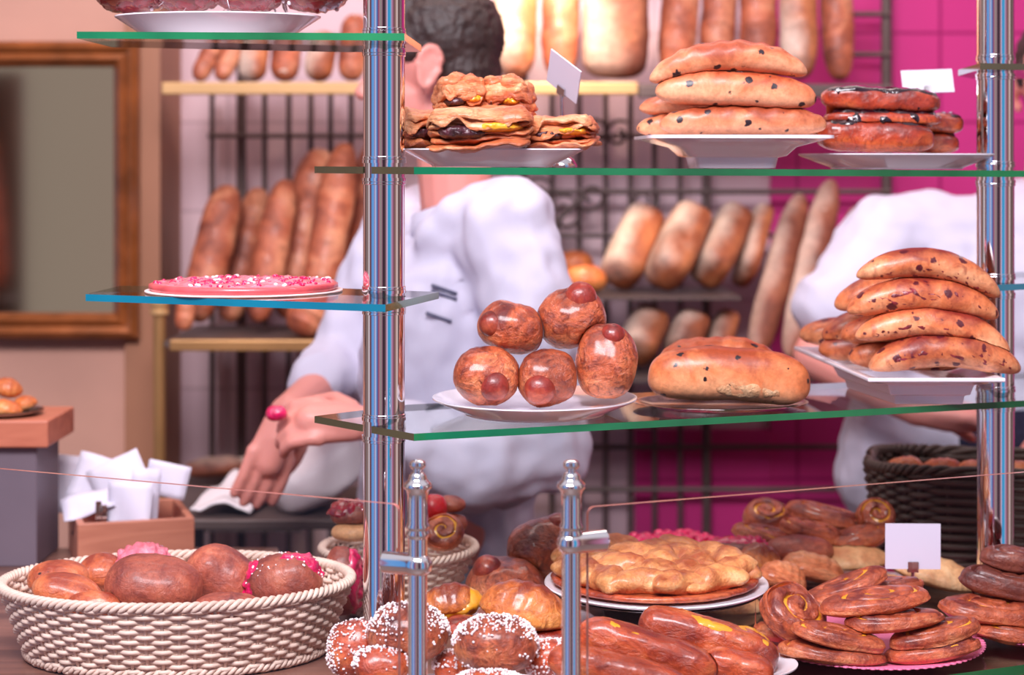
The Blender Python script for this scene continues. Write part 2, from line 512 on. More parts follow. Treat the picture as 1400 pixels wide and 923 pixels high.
M['glass'] = glass_pane('shelf_glass', (.93,.97,.95,1), 1.0)
M['guard'] = glass_pane('guard_glass', (.985,.985,.985,1), .45)
M['edge_green'] = plain('green_glass_edge', rgb(22,112,66), rough=.12, coat=.6, var=.35, vscale=9)
M['edge_teal'] = plain('teal_glass_edge', rgb(10,112,138), rough=.12, coat=.6, var=.3, vscale=6)
M['edge_dark'] = plain('dark_glass_edge', rgb(72,66,46), rough=.15, coat=.6, var=.3, vscale=9)
M['edge_rose'] = plain('rose_glass_edge', rgb(188,120,112), rough=.2, coat=.4, var=.2, vscale=9)
M['wicker'] = plain('pale_wicker', rgb(224,198,182), rough=.5, var=.14, vscale=30)
M['wicker_dark'] = plain('dark_wicker', rgb(74,54,46), rough=.55, var=.3, vscale=30)
M['wood'] = striped('box_wood', rgb(176,106,82), rgb(206,136,108), 26, rough=.5)
M['woodtop'] = striped('pedestal_wood', rgb(170,92,70), rgb(204,124,96), 22, rough=.45)
M['counter'] = striped('counter_wood', rgb(92,62,54), rgb(150,104,88), 14, rough=.28)
M['grey'] = plain('grey_paint', rgb(112,98,108), rough=.5, var=.08)
M['iron'] = plain('rack_iron', rgb(100,82,78), rough=.5, metal=.3, var=.2)
M['brass'] = plain('brass', rgb(176,132,84), rough=.4, metal=.5, var=.15)
M['brassrail'] = plain('brass_rail', rgb(206,164,112), rough=.4, metal=.35, var=.12)
M['gilt'] = plain('gilt_wood', rgb(146,82,40), rough=.35, metal=.25, coat=.3, var=.4, vscale=14, bump=.5, bscale=30)
M['giltdark'] = plain('dark_frame_wood', rgb(112,62,34), rough=.4, coat=.3, var=.3, vscale=12)
M['mirror'] = plain('old_mirror', (.74,.66,.56,1), rough=.10, metal=1.)
M['stone'] = plain('beige_stone', rgb(206,154,134), rough=.7, var=.12, vscale=3, bump=.15, bscale=12)
M['pilaster'] = plain('brown_pilaster', rgb(164,112,84), rough=.6, var=.12, vscale=3)
M['tile'] = tiles('pale_tile', rgb(222,190,194), rgb(216,184,192), rgb(196,164,170), .32, .2, .4)
M['magenta'] = tiles('magenta_tile', rgb(204,52,128), rgb(198,46,122), rgb(160,22,96), .32, .2, .35)
M['plaster'] = plain('ceiling_plaster', rgb(214,190,186), rough=.8)
M['floor'] = plain('shop_floor', rgb(120,98,92), rough=.5, var=.15)
M['coat'] = plain('white_cotton', rgb(206,202,220), rough=.8, bump=.15, bscale=30)
M['trouser'] = plain('grey_trousers', rgb(90,86,96), rough=.8)
M['skin'] = plain('skin', rgb(226,148,136), rough=.45, sub=.1)
M['hair'] = plain('dark_hair', rgb(54,36,33), rough=.55, var=.35, vscale=60, bump=.6, bscale=120)
M['apron'] = plain('navy_apron', rgb(46,46,74), rough=.8, var=.4, vscale=120)
M['stitch'] = plain('grey_embroidery', rgb(92,92,116), rough=.7)
M['eye'] = plain('eye_white', rgb(236,230,228), rough=.2)
M['lamp'] = plain('lamp_metal', rgb(60,56,56), rough=.4, metal=.6)
# ================================================================== the room
floor = struct(mesh('floor', box(-3.2, .6, -.1, 3.2, 4.4, 0), M['floor'], smooth=False))
ceiling = struct(mesh('ceiling', box(-3.2, 2.85, 2.9, 3.2, 4.4, 3.0), M['plaster'], smooth=False))
XMAG = P(1052, 0, 4.12).x
wb = struct(mesh('wall_back', box(-1.2, 4.12, 0, XMAG, 4.26, 2.9), M['tile'], smooth=False))
wm = struct(mesh('wall_back_magenta', box(XMAG, 4.10, 0, 3.2, 4.26, 2.9), M['magenta'], smooth=False))
wm.name = 'wall_magenta'
XL = P(222, 0, 3.9).x
wl = struct(mesh('wall_left', box(-3.2, 3.9, 0, XL - .075, 4.26, 2.9), M['stone'], smooth=False))
wm2 = struct(mesh('trim_2', box(P(868, 0, 4.09).x, 4.09, 0, XMAG - .002, 4.118, P(0, 588, 4.09).z), M['magenta'], smooth=False))
pil = struct(mesh('trim_1', box(XL - .075, 3.875, 0, XL, 4.26, 2.9), M['pilaster'], smooth=False))

# gilt mirror on the left wall
def wall_mirror():
    d = 3.86
    x0, x1 = P(-150, 0, d).x, P(190, 0, d).x
    z1, z0 = P(0, 57, d).z, P(0, 462, d).z
    w = S(34, d)
    root = empty('wall_mirror', ((x0 + x1) / 2, d, z0))
    cx, cz = (x0 + x1) / 2, z0
    X0, X1, Z0, Z1 = x0 - cx, x1 - cx, 0, z1 - cz
    prof = [(0, .03), (0, -.012), (w * .25, -.024), (w * .5, -.014), (w * .72, -.022), (w, -.004), (w, .02)]
    def side(a, b, inn):
        a, b, inn = Vector(a), Vector(b), Vector(inn)
        t = (b - a).normalized(); v, f = [], []
        for p, sgn in ((a, 1), (b, -1)):
            for o, y in prof:
                v.append(p + inn * o + t * o * sgn + Vector((0, y, 0)))
        n = len(prof)
        for i in range(n - 1): f.append((i, i + 1, n + i + 1, n + i))
        f += [tuple(range(n))[::-1], tuple(range(n, 2 * n))]
        return v, f
    for a, b, i in (((X0,0,Z0),(X1,0,Z0),(0,0,1)), ((X1,0,Z0),(X1,0,Z1),(-1,0,0)), ((X1,0,Z1),(X0,0,Z1),(0,0,-1)), ((X0,0,Z1),(X0,0,Z0),(1,0,0))):
        mesh('frame_rail', side(a, b, i), M['gilt'], root, smooth=False)
    w2 = w * .92
    mesh('mirror_glass', box(X0 + w2, .012, Z0 + w2, X1 - w2, .02, Z1 - w2), M['mirror'], root, smooth=False)
    tag(root, 'gilt wooden framed mirror hanging on the beige stone wall', 'mirror')
wall_mirror()

# ================================================================== counter
cpoly = [(-1.15, 2.40), (-.62, 2.135), (-.10, 1.875), (.06, 1.86), (.62, 2.105), (1.15, 2.36), (1.15, 3.02), (.20, 3.00), (.10, 2.72), (-.34, 2.72), (-.38, 2.98), (-1.15, 2.98)]
cin = [(-1.13, 2.46), (-.60, 2.20), (-.09, 1.945), (.05, 1.93), (.60, 2.17), (1.13, 2.42), (1.13, 2.98), (.23, 2.96), (.13, 2.68), (-.36, 2.68), (-.42, 2.94), (-1.13, 2.94)]
ct = empty('stall_counter', (0, 2.2, 0))
bevel(mesh('worktop', xf(prism(cpoly, ZCOUNTER - .035, ZCOUNTER), Matrix.Translation((0, -2.2, 0))), M['counter'], ct, smooth=False), .004)
mesh('cabinet_body', xf(prism(cin, 0.0, ZCOUNTER - .036), Matrix.Translation((0, -2.2, 0))), M['grey'], ct, smooth=False)
tag(ct, 'brown wooden bakery counter carrying all the baskets and pastry plates', 'counter')

def sheet(name, poly, z0, z1, th, edges, label, cat, pane='glass', group=None, holes=None):
    """glass sheet: polygon of (x, y), top height z0..z1 interpolated by x, each edge with its own tint"""
    n = len(poly)
    xs = [p[0] for p in poly]
    zt = [z0 + (z1 - z0) * (x - min(xs)) / (max(xs) - min(xs)) for x in xs]
    v, f = prism(poly, [z - th for z in zt], zt)
    mats = [M[pane]]
    for e in edges:
        if M[e] not in mats: mats.append(M[e])
    mi = [0, 0] + [mats.index(M[e]) for e in edges]
    o = mesh(name, (v, f), smooth=False, mats=mats, mi=mi)
    for px, d in (holes or ()):
        # bored through where a column passes
        h = mesh('bore', xf(lathe([(.0266, -.05), (.0266, .05)], 48), Matrix.Translation((*XY(px, d), z0))), M[pane], smooth=False)
        bo = o.modifiers.new('bore', 'BOOLEAN'); bo.object = h; bo.operation = 'DIFFERENCE'; bo.solver = 'EXACT'
        me = bpy.data.meshes.new_from_object(o.evaluated_get(bpy.context.evaluated_depsgraph_get()))
        o.modifiers.clear(); o.data = me
        bpy.data.objects.remove(h)
    return tag(o, label, cat, group)

def XY(px, d): return ((px - 700) / F * d, d)

# right wing shelves: front-left corner, front right end, back right, back left, left (chamfer)
BR = [(dR(1620, 0), 1620), ]
def right_shelf():
    fl = XY(566, 2.13); fr = XY(1520, dR(1520)); br = XY(1440, dR(1440, .27)); bl = XY(556, dR(556, .25)); l = XY(430, 2.281)
    return [fl, fr, br, bl, l]
def left_shelf(pl=117, pr=527):
    fl = XY(pl, dL(pl)); fr = XY(pr, 2.083 if pr == 527 else 2.10)
    r = XY(600, 2.293) if pr == 527 else XY(576, 2.30)
    br = XY(470, 2.36); bl = XY(pl + 48, dL(pl + 48, .15))
    return [fl, fr, r, br, bl]
E3 = ['edge_green', 'edge_dark', 'edge_dark', 'edge_dark', 'edge_dark']
sheet('glass_shelf', right_shelf(), ZC - .311, ZC - .311, .0085, ['edge_green'] + E3[1:], 'long glass shelf with green edge under the five brioches and the raisin breads', 'shelf', holes=[(525, 2.215), (1361, 2.50)])
sheet('glass_shelf', right_shelf(), ZC + .0005, ZC - .006, .0085, ['edge_green'] + E3[1:], 'long glass shelf at eye level under the flaky pastries and plum slices', 'shelf', holes=[(525, 2.215), (1361, 2.50)])
sheet('glass_shelf', left_shelf(), ZC - .157, ZC - .157, .0085, ['edge_teal', 'edge_green', 'edge_dark', 'edge_dark', 'edge_dark'], 'teal edged glass shelf carrying only the flat pink tart', 'shelf', holes=[(525, 2.215)])
sheet('glass_shelf', left_shelf(105, 553), ZC + .167, ZC + .153, .0085, ['edge_green', 'edge_dark', 'edge_dark', 'edge_dark', 'edge_dark'], 'topmost glass shelf holding the plate of crimson praline cakes', 'shelf', holes=[(525, 2.215)])
# third wing beyond the right-hand post
tw = lambda: [XY(1340, 2.425), XY(1560, 2.60), XY(1560, 2.86), XY(1330, 2.70), XY(1310, 2.60)]
sheet('glass_shelf', tw(), ZC + .1375, ZC + .145, .0085, ['edge_dark'] * 5, 'dark edged glass shelf end clamped to the right chrome column, upper one', 'shelf', holes=[(1361, 2.50)])
tw2 = [XY(1338, 2.43), XY(1560, 2.60), XY(1560, 2.86), XY(1330, 2.70), XY(1312, 2.60)]
sheet('glass_shelf', tw2, ZC - .158, ZC - .158, .0085, ['edge_teal'] * 5, 'teal edged shelf end at the right chrome column behind the raisin bread pile', 'shelf', holes=[(1361, 2.50)])
# low glass riser on the right half of the counter
sheet('glass_riser', [(.125, 2.01), (.60, 2.215), (1.1, 2.44), (1.1, 2.92), (.125, 2.92)], ZRISER, ZRISER, .012, ['edge_green'] * 5, 'thick glass sheet lying on the counter under the pink plates of swirl buns', 'glass sheet', holes=[(1361, 2.50)])

# ---- shelf columns
def column(px, d, levels, label):
    p = P(px, 0, d)
    root = empty('shelf_column', (p.x, d, ZCOUNTER))
    r = .0252
    mesh('pole', lathe([(r, .012), (r, 1.25)], 64), M['chrome'], root)
    mesh('base_flange', lathe([(r + .016, 0), (r + .016, .006), (r + .004, .012), (r, .012)], 48), M['chrome'], root)
    for z in levels:
        for s in (-1, 1):
            zz = z - ZCOUNTER + (.0045 if s > 0 else -.0135)
            prof = [(r, 0), (r + .0016, .0), (r + .0016, .004 * s), (r + .0006, .0046 * s), (r + .0012, .0052 * s), (r + .0012, .0076 * s), (r, .0082 * s)]
            mesh('clamp_ring', xf(lathe(prof, 48), Matrix.Translation((0, 0, zz))), M['chrome'], root)
    return tag(root, label, 'column', 'chrome shelf columns')
PL, PR = P(525, 0, 2.215), P(1361, 0, 2.50)
column(525, 2.215, [ZC + .155, ZC, ZC - .157, ZC - .311], 'thick chrome tube holding the glass shelves between pink tart and brioches')
column(1361, 2.50, [ZC + .14, ZC - .005, ZC - .158, ZC - .311], 'thick chrome tube behind the big raisin bread pile at the right edge')

# ---- guard posts and guard panes
def guard_post(px, d, side, label):
    p = P(px, 0, d)
    root = empty('guard_post', (p.x, d, ZCOUNTER))
    H = ZC - .312 - ZCOUNTER + (0)
    top = P(0, 628, d).z - ZCOUNTER
    u = S(1, d)
    Z = lambda y: top - (y - 628) * u
    shaft = [(13.5, 923 + 30), (13.5, 735)]
    prof = [(.014 , 0)] + [(13.2 * u, .001), (13.2 * u, Z(735)), (15 * u, Z(734))]
    mesh('shaft', lathe([(22 * u, 0), (22 * u, .004), (13.4 * u, .008), (13.2 * u, Z(735))], 40), M['chrome'], root)
    fin = [(13.2, 736), (14.5, 734), (16, 731), (16, 728), (14.2, 725.5), (14.2, 724), (16, 721), (16, 718), (14.2, 715), (14, 690), (14.3, 676), (16, 670), (19, 667.5),
           (20, 664), (19, 660.5), (14.5, 657), (12.5, 654), (12, 650), (9, 646.5), (6.2, 644.5), (6, 642.5), (9, 640.5), (11, 638), (11.4, 635), (10.5, 631.5), (7, 629), (.1, 628)]
    mesh('finial', lathe([(a * u, Z(y)) for a, y in fin], 40), M['chrome'], root)
    m = MB()
    zc = Z(772 if side < 0 else 742)
    m.add(xf(lathe([(.1 * u, -20*u), (9 * u, -18 * u), (15.5 * u, -10 * u), (17.5 * u, 0), (16.5 * u, 9 * u), (15.2 * u, 13 * u), (15.2 * u, 50 * u), (13 * u, 52 * u), (.1 * u, 52 * u)], 32),
             Matrix.Translation((0, -.001, zc)) @ rot_to((side, .40, 0))))
    cl = mesh('glass_clamp', m.get(), M['chrome'], root)
    return tag(root, label, 'post', 'chrome guard posts with finials')
guard_post(571, 1.93, -1, 'slim chrome finial post in front of the thick chrome tube, clamp pointing left')
guard_post(781, 1.915, 1, 'slim chrome finial post in front of the apple tart, clamp pointing right')

def guard(a, b, ztop, zbot, label, round_at):
    a, b = Vector((*a, 0)), Vector((*b, 0))
    t = (b - a).normalized(); nrm = Vector((-t.y, t.x, 0)) * .003
    L = (b - a).length; R = .008
    out = [(0, zbot), (L, zbot)]
    def corner(x, sgn):
        return [(x + sgn * (R - R * math.cos(k * PI / 8)), ztop - R + R * math.sin(k * PI / 8)) for k in range(5)]
    out += (corner(L, -1) if round_at != 0 else [(L, ztop)])
    out += (corner(0, 1)[::-1] if round_at != 1 else [(0, ztop)])
    n = len(out)
    v = [a + t * x + Vector((0, 0, z)) - nrm for x, z in out] + [a + t * x + Vector((0, 0, z)) + nrm for x, z in out]
    f = [tuple(range(n))[::-1], tuple(range(n, 2 * n))] + [(i, (i + 1) % n, n + (i + 1) % n, n + i) for i in range(n)]
    o = mesh('glass_guard', (v, f), smooth=False, mats=[M['guard'], M['edge_rose']], mi=[0, 0] + [1] * n)
    return tag(o, label, 'glass pane', 'clear guard panes along the counter front')
GZ = ZC - .36
guard(XY(-90, 2.225), XY(546, 1.95), GZ, ZCOUNTER + .001, 'low clear glass pane in front of the big pale wicker basket', 1)
guard(XY(803, 1.935), XY(1480, 2.19), GZ, ZCOUNTER + .001, 'low clear glass pane in front of the apple tart and swirl buns', 0)

# ================================================================== left end of the counter
pd = empty('display_pedestal', (P(15, 0, 2.86).x, 2.90, ZCOUNTER))
x0 = P(-60, 0, 2.86).x - pd.location.x; x1 = P(48, 0, 2.82).x - pd.location.x
zt = P(0, 577, 2.80).z - ZCOUNTER
bevel(mesh('pedestal_body', box(x0, -.07, 0, x1, .07, zt - .042), M['grey'], pd, smooth=False), .003)
bevel(mesh('wooden_top', box(x0, -.085, zt - .042, x1 + .021, .085, zt), M['woodtop'], pd, smooth=False), .003)
tag(pd, 'grey pedestal with thick wooden top at the left end of the counter', 'pedestal')

def card_box():
    c = Vector((-.665, 2.80, ZCOUNTER))
    root = empty('card_box', c, (0, 0, math.radians(18)))
    w, l, h, t = .178, .185, .072, .011
    def b(name, *a): bevel(mesh(name, box(*a), M['wood'], root, smooth=False), .0015)
    b('bottom_board', t, t, .001, w - t, l - t, .009)
    b('front_board', 0, 0, 0, w, t, h); b('rear_board', 0, l - t, 0, w, l, h)
    b('side_board', 0, t + .0002, 0, t, l - t - .0002, h); b('side_board', w - t, t + .0002, 0, w, l - t - .0002, h)
    mesh('dowel', xf(lathe([(.003, 0), (.003, .002), (.0001, .0022)], 12), Matrix.Translation((0, .09, .042)) @ rot_to((-1, 0, 0))), M['iron'], root)
    tag(root, 'open wooden box full of white price cards beside the grey pedestal', 'box')
    return root
card_box()

def price_card(base, top, w, h, tilt, yaw, label, roll=0., base_r=.014, clip=True, group=None, lean=(0, 0)):
    """card on a stem: base point, height of the stem, card size"""
    root = empty('card_holder', base, (0, 0, yaw))
    H = top - base.z
    tip = Vector((lean[0], lean[1], H))
    mesh('base_dome', lathe([(base_r, 0), (base_r * .98, .003), (base_r * .8, base_r * .45), (base_r * .45, base_r * .72), (.0024, base_r * .8), (.0001, base_r * .82)], 24), M['steel'], root)
    mesh('stem', rod((0, 0, base_r * .7), tip, .0024, 10), M['steel'], root)
    R = Matrix.Translation(tip) @ Euler((tilt, roll, 0)).to_matrix().to_4x4()
    mesh('clip', xf(box(-.007, -.0032, -.004, .007, -.0012, .010), R), M['steel'], root, smooth=False)
    mesh('clip', xf(box(-.007, .0012, -.004, .007, .0032, .010), R), M['steel'], root, smooth=False)
    mesh('price_card', xf(box(-w/2, -.0009, 0, w/2, .0009, h), R), M['card'], root, smooth=False)
    return tag(root, label, 'card holder', group)

# blank cards lying in the wooden box: (px, py of the middle, d, w px, h px, pitch, roll, yaw, name of look)
BX = [
    (92, 662, 3.01, 42, 78, -.25, .12, .1, 'leftmost white card standing in the wooden box next to the pedestal'),
    (128, 655, 2.93, 60, 66, -.4, .25, -.1, 'cream card leaning behind the lilac card in the wooden box'),
    (120, 688, 2.86, 70, 40, -.9, -.25, .2, 'lilac card lying almost flat at the left of the wooden box'),
    (165, 662, 2.91, 76, 74, -.35, -.45, .1, 'largest white card with folded corner in the wooden box'),
    (176, 690, 2.85, 62, 62, -.2, .0, -.1, 'white card upright behind the little chrome clip in the box'),
    (198, 680, 2.88, 40, 78, -.15, .12, .35, 'narrow white card at the right side of the wooden box'),
    (228, 656, 2.90, 58, 46, -.2, .22, .1, 'small white card sticking out past the box toward the brass post'),
]
for px, py, d, w, h, pi_, ro, ya, lab in BX:
    c = P(px, py, d)
    W, Hh = S(w, d), S(h, d)
    g = [[(-W/2 + W * i / 6, .004 * math.sin(i * .9 + j * .5), -Hh/2 + Hh * j / 6) for i in range(7)] for j in range(7)]
    v = [Vector(p) for r in g for p in r]; n = len(v)
    v2 = [p + Vector((0, .0012, 0)) for p in v]
    f = []
    for j in range(6):
        for i in range(6):
            q = (j*7+i, j*7+i+1, (j+1)*7+i+1, (j+1)*7+i)
            f += [q, tuple(x + n for x in q[::-1])]
    rim = [i for i in range(7)] + [j*7+6 for j in range(1, 7)] + [42+i for i in range(5, -1, -1)] + [j*7 for j in range(5, 0, -1)]
    for a, b in zip(rim, rim[1:] + rim[:1]): f.append((b, a, a + n, b + n))
    o = mesh('price_card', (v + v2, f), M['card'], loc=c, rot=(pi_, ro, ya))
    tag(o, lab, 'card', 'spare cards in the wooden box')
cl = empty('card_clip', P(138, 722, 2.84), (0, 0, .2))
mesh('jaw', box(-.008, -.003, 0, .001, .003, .042), M['steel'], cl, smooth=False)
mesh('jaw', box(.002, -.003, 0, .009, .003, .036), M['chrome'], cl, smooth=False)
mesh('spring', xf(lathe([(.004, -.009), (.004, .009)], 12), Matrix.Translation((0, 0, .03)) @ rot_to((0, 1, 0))), M['iron'], cl)
tag(cl, 'small chrome clip standing among the cards in the wooden box', 'clip')

# ================================================================== work table behind and what lies on it
wt = empty('work_table', (-.50, 3.34, 0))
zt = P(0, 706, 3.2).z
bevel(mesh('table_top', box(-.12, -.17, zt - .018, .22, .17, zt), M['iron'], wt, smooth=False), .003)
for sx in (-.10, .20):
    for sy in (-.15, .15):
        mesh('leg', box(sx - .012, sy - .012, 0, sx + .012, sy + .012, zt - .019), M['iron'], wt, smooth=False)
tag(wt, 'dark metal work table under the crumpled white paper behind the counter', 'table')

def crumple(px0, py0, px1, py1, d0, d1, label, name, seed, thick=.004, amp=.02, mat='paper'):
    """a crumpled sheet spanning two picture corners, nearer edge at d0, far edge at d1"""
    n, v, f = 18, [], []
    for s_ in (0, 1):
        for j in range(n + 1):
            for i in range(n + 1):
                a, b = i / n, j / n
                d = d0 + (d1 - d0) * b
                p = P(px0 + (px1 - px0) * a + 60 * (b - .5) , py0 + (py1 - py0) * b, d)
                w = abs(N((a * 2.2, b * 2.2, s_ * .0), 1., seed)) * amp * 1.6 + N((a * 6, b * 6, 0), 1., seed + 3) * amp * .3
                v.append(p + Vector((0, 0, w + (thick if s_ else 0))))
    k = (n + 1) ** 2
    for j in range(n):
        for i in range(n):
            q = (j*(n+1)+i, j*(n+1)+i+1, (j+1)*(n+1)+i+1, (j+1)*(n+1)+i)
            f += [q[::-1], tuple(x + k for x in q)]
    rim = list(range(n + 1)) + [j*(n+1)+n for j in range(1, n+1)] + [n*(n+1)+i for i in range(n-1, -1, -1)] + [j*(n+1) for j in range(n-1, 0, -1)]
    for a, b in zip(rim, rim[1:] + rim[:1]): f.append((a, b, b + k, a + k))
    o = mesh(name, (v, f), M[mat])
    return tag(o, label, 'paper')
crumple(290, 702, 372, 650, 3.19, 3.44, 'white wrapping paper sheet on the work table under the lowered hand', 'wrapping_paper', 2)
# paper bag
bag = Loaf(.20, .14, .12, nu=30, nv=26, p=3.5, q=3, e=.7, flat=.4, amp=.13, fr=2.4, seed=5, amp2=.02)
o = mesh('paper_bag', bag.vf(), M['paper'], loc=P(446, 650, 3.27), rot=(0, math.radians(-28), .2))
tag(o, 'crumpled white paper bag on the work table in front of the white coat', 'bag')

# ================================================================== iron bread rack on the back wall
rk = empty('bread_rack', (0, 4.05, 0))
yb = 0.0
def bar(name, p0, p1, r=.006, mat='iron', parent=rk, n=8):
    p0 = Vector(p0) - rk.location; p1 = Vector(p1) - rk.location
    return mesh(name, rod(p0, p1, r, n), M[mat], parent)
DB = 4.05
for px, r in ((290, .006), (330, .011), (362, .006), (395, .006), (425, .006), (452, .006), (480, .006), (660, .006), (716, .009), (755, .006), (792, .006), (828, .006), (862, .006), (895, .006), (930, .006), (966, .010), (1212, .012)):
    p = P(px, 0, DB)
    z1 = 2.15 if px in (330, 716, 966, 1212) else P(0, 128, DB).z
    bar('upright_bar', (p.x, DB, .0), (p.x, DB, z1), r)
xl, xr = P(285, 0, DB).x, P(1216, 0, DB).x
for py, r in ((186, .005), (262, .006), (322, .005), (610, .006), (668, .006)):
    z = P(0, py, DB).z
    bar('cross_bar', (xl if py == 186 else P(700, 0, DB).x, DB - .012, z), (xr, DB - .012, z), r)
for py in (20, 75):
    z = P(0, py, DB).z
    bar('cross_bar', (P(1160, 0, DB).x, DB - .012, z), (xr, DB - .012, z), .006)
# brass fronted shelf for the upper breads
zs = P(0, 115, 3.72).z
mesh('upper_shelf', box(P(236, 0, 3.72).x, 3.72 - DB, zs - .012, P(1180, 0, 3.72).x, 3.96 - DB, zs), M['iron'], rk, smooth=False)
bevel(mesh('shelf_rail', box(P(222, 0, 3.71).x, 3.70 - DB, zs - .022, P(872, 0, 3.71).x, 3.719 - DB, zs + .003), M['brassrail'], rk, smooth=False), .003)
bevel(mesh('shelf_rail', box(P(873, 0, 3.71).x, 3.70 - DB, zs - .028, P(1220, 0, 3.71).x, 3.719 - DB, zs - .002), M['iron'], rk, smooth=False), .003)
# lower shelves
zl = P(0, 466, 3.60).z
mesh('lower_shelf', box(P(240, 0, 3.72).x, 3.60 - DB, zl - .012, P(500, 0, 3.72).x, 3.96 - DB, zl), M['iron'], rk, smooth=False)
bevel(mesh('shelf_rail', box(P(232, 0, 3.58).x, 3.575 - DB, zl - .018, P(500, 0, 3.58).x, 3.599 - DB, zl + .004), M['brass'], rk, smooth=False), .003)
zc_ = P(0, 512, 3.7).z
mesh('lower_shelf', box(P(770, 0, 3.7).x, 3.66 - DB, zc_ - .012, P(1180, 0, 3.7).x, 3.96 - DB, zc_), M['iron'], rk, smooth=False)
zm = P(0, 404, 3.70).z
mesh('middle_shelf', box(P(800, 0, 3.70).x, 3.66 - DB, zm - .006, P(1010, 0, 3.70).x, 3.96 - DB, zm), M['iron'], rk, smooth=False)
# wrought scrolls between the bars
def scroll(px, py, r, turns, a0, flip=1):
    c = P(px, py, DB - .02) - rk.location
    pts = []
    for i in range(26):
        t = i / 25; a = a0 + flip * turns * 2 * PI * t
        rr = S(r, DB) * (1 - .75 * t)
        pts.append(c + Vector((rr * math.cos(a), 0, rr * math.sin(a))))
    mesh('iron_scroll', tube(pts, .0045, 6), M['iron'], rk)
for a in ((735, 262, 22, 1.2, 0, 1), (772, 292, 26, 1.3, 2., -1), (808, 268, 22, 1.2, 3.4, 1), (846, 184, 20, 1.1, 1, 1), (740, 318, 24, 1.2, 4, -1), (880, 275, 20, 1.2, .4, -1), (815, 180, 18, 1.1, 2.5, -1)):
    scroll(*a)
bar('iron_scroll', P(742, 318, DB - .03), P(800, 268, DB - .03), .006)
bar('iron_scroll', P(757, 330, DB - .03), P(766, 300, DB - .03), .006)
tag(rk, 'dark iron bread rack with brass rails along the back wall', 'rack')

bp = empty('brass_post', (P(218, 0, 3.62).x, 3.62, 0))
zt = P(0, 432, 3.62).z
mesh('shaft', lathe([(.028, 0), (.028, .02), (.0125, .03), (.0125, zt)], 24), M['brass'], bp)
mesh('knob', lathe([(.012, zt), (.019, zt + .004), (.019, zt + .010), (.015, zt + .014), (.020, zt + .022), (.019, zt + .032), (.010, zt + .040), (.0001, zt + .042)], 24), M['brassrail'], bp)
tag(bp, 'round headed brass post at the left end of the iron bread rack', 'post')
# ================================================================== kinds of baked goods
def R(*a): return tuple(math.radians(x) for x in a)

def put(name, lf, mat, loc, rot, label, cat, group=None):
    o = mesh(name, lf.vf(), M[mat], loc=loc, rot=rot)
    return tag(o, label, cat, group)

def long_roll(cx, cy, L, H, d, tilt, label, group, seed, mat='raisin', yaw=0, W=None, score=1, bend=.0, bendz=None, p=3.0, q=2.0, e=.9, pitch=0, name='raisin_bread', cat='bread', nu=60, nv=48, amp=.03, seam=False, seam_at=0., torn=False):
    Lm, Hm = S(L, d), S(H, d)
    Wm = S(W, d) if W else Hm * 1.15
    def ridge(t, a, b):
        s = math.sin(a)
        return score * .06 * math.sin(t * 24 + a * 2.2 + 1.5 * N(b / Hm, 2, seed)) * sm(.1, .8, s) if score else 0
    lf = Loaf(Lm, Wm, Hm, nu=nu, nv=nv, p=p, q=q, e=e, flat=.12, bendy=bend, bendz=Hm * .12 if bendz is None else bendz * Hm, amp=amp, fr=2.2, seed=seed, ridge=ridge)
    o = put(name, lf, mat, P(cx, cy, d), R(pitch, tilt, yaw), label, cat, group)
    if seam:
        def mask(t, a, b):
            da = a - (PI + seam_at + .12 * t)
            return (1 - (da / .55) ** 2) * .9 - .45 + 1.5 * N((t * 3.2, a * 1.6, 0), 1.6, seed + 3) - sm(.7, .95, abs(t))
        vf = lf.skin(mask, .0012, .0025, 230, seed)
        if vf[1]: mesh('berry_seam', vf, M['jam'], o)
    if torn:
        vf = lf.skin(lambda t, a, b: 1 - ((t - .25) / .5) ** 2 - ((a - PI - .45) / .38) ** 2 + .9 * N((t * 3, a * 2, 0), 1.4, seed), .0022, .003, 120, seed)
        if vf[1]: mesh('torn_crumb', vf, M['crumb'], o)
    return o

def tete(cx, cy, w, h, d, knob, label, group, seed, rot=(0, 0, 0), kr=.21, tall=1.0, mat='brioche'):
    """brioche with a topknot; knob = direction of the knot"""
    Wm, Hm = S(w, d), S(h, d)
    lf = Loaf(Wm, Wm * .92, Hm, nu=34, nv=36, p=2.4, q=2.1, flat=.10, amp=.075, fr=2.0, seed=seed, amp2=.022)
    o = put('brioche', lf, mat, P(cx, cy, d), R(*rot), label, 'brioche', group)
    k = Vector(knob).normalized()
    c = Vector((k.x * Wm/2, k.y * Wm * .46, k.z * Hm/2)) * .80
    r = Wm * kr
    kl = Loaf(r * 2, r * 2, r * 2, nu=20, nv=22, p=2.1, q=2., flat=0, amp=.03, seed=seed + 5)
    v, f = kl.vf()
    mesh('topknot', ([c + x for x in v], f), M['knot'], o)
    return o

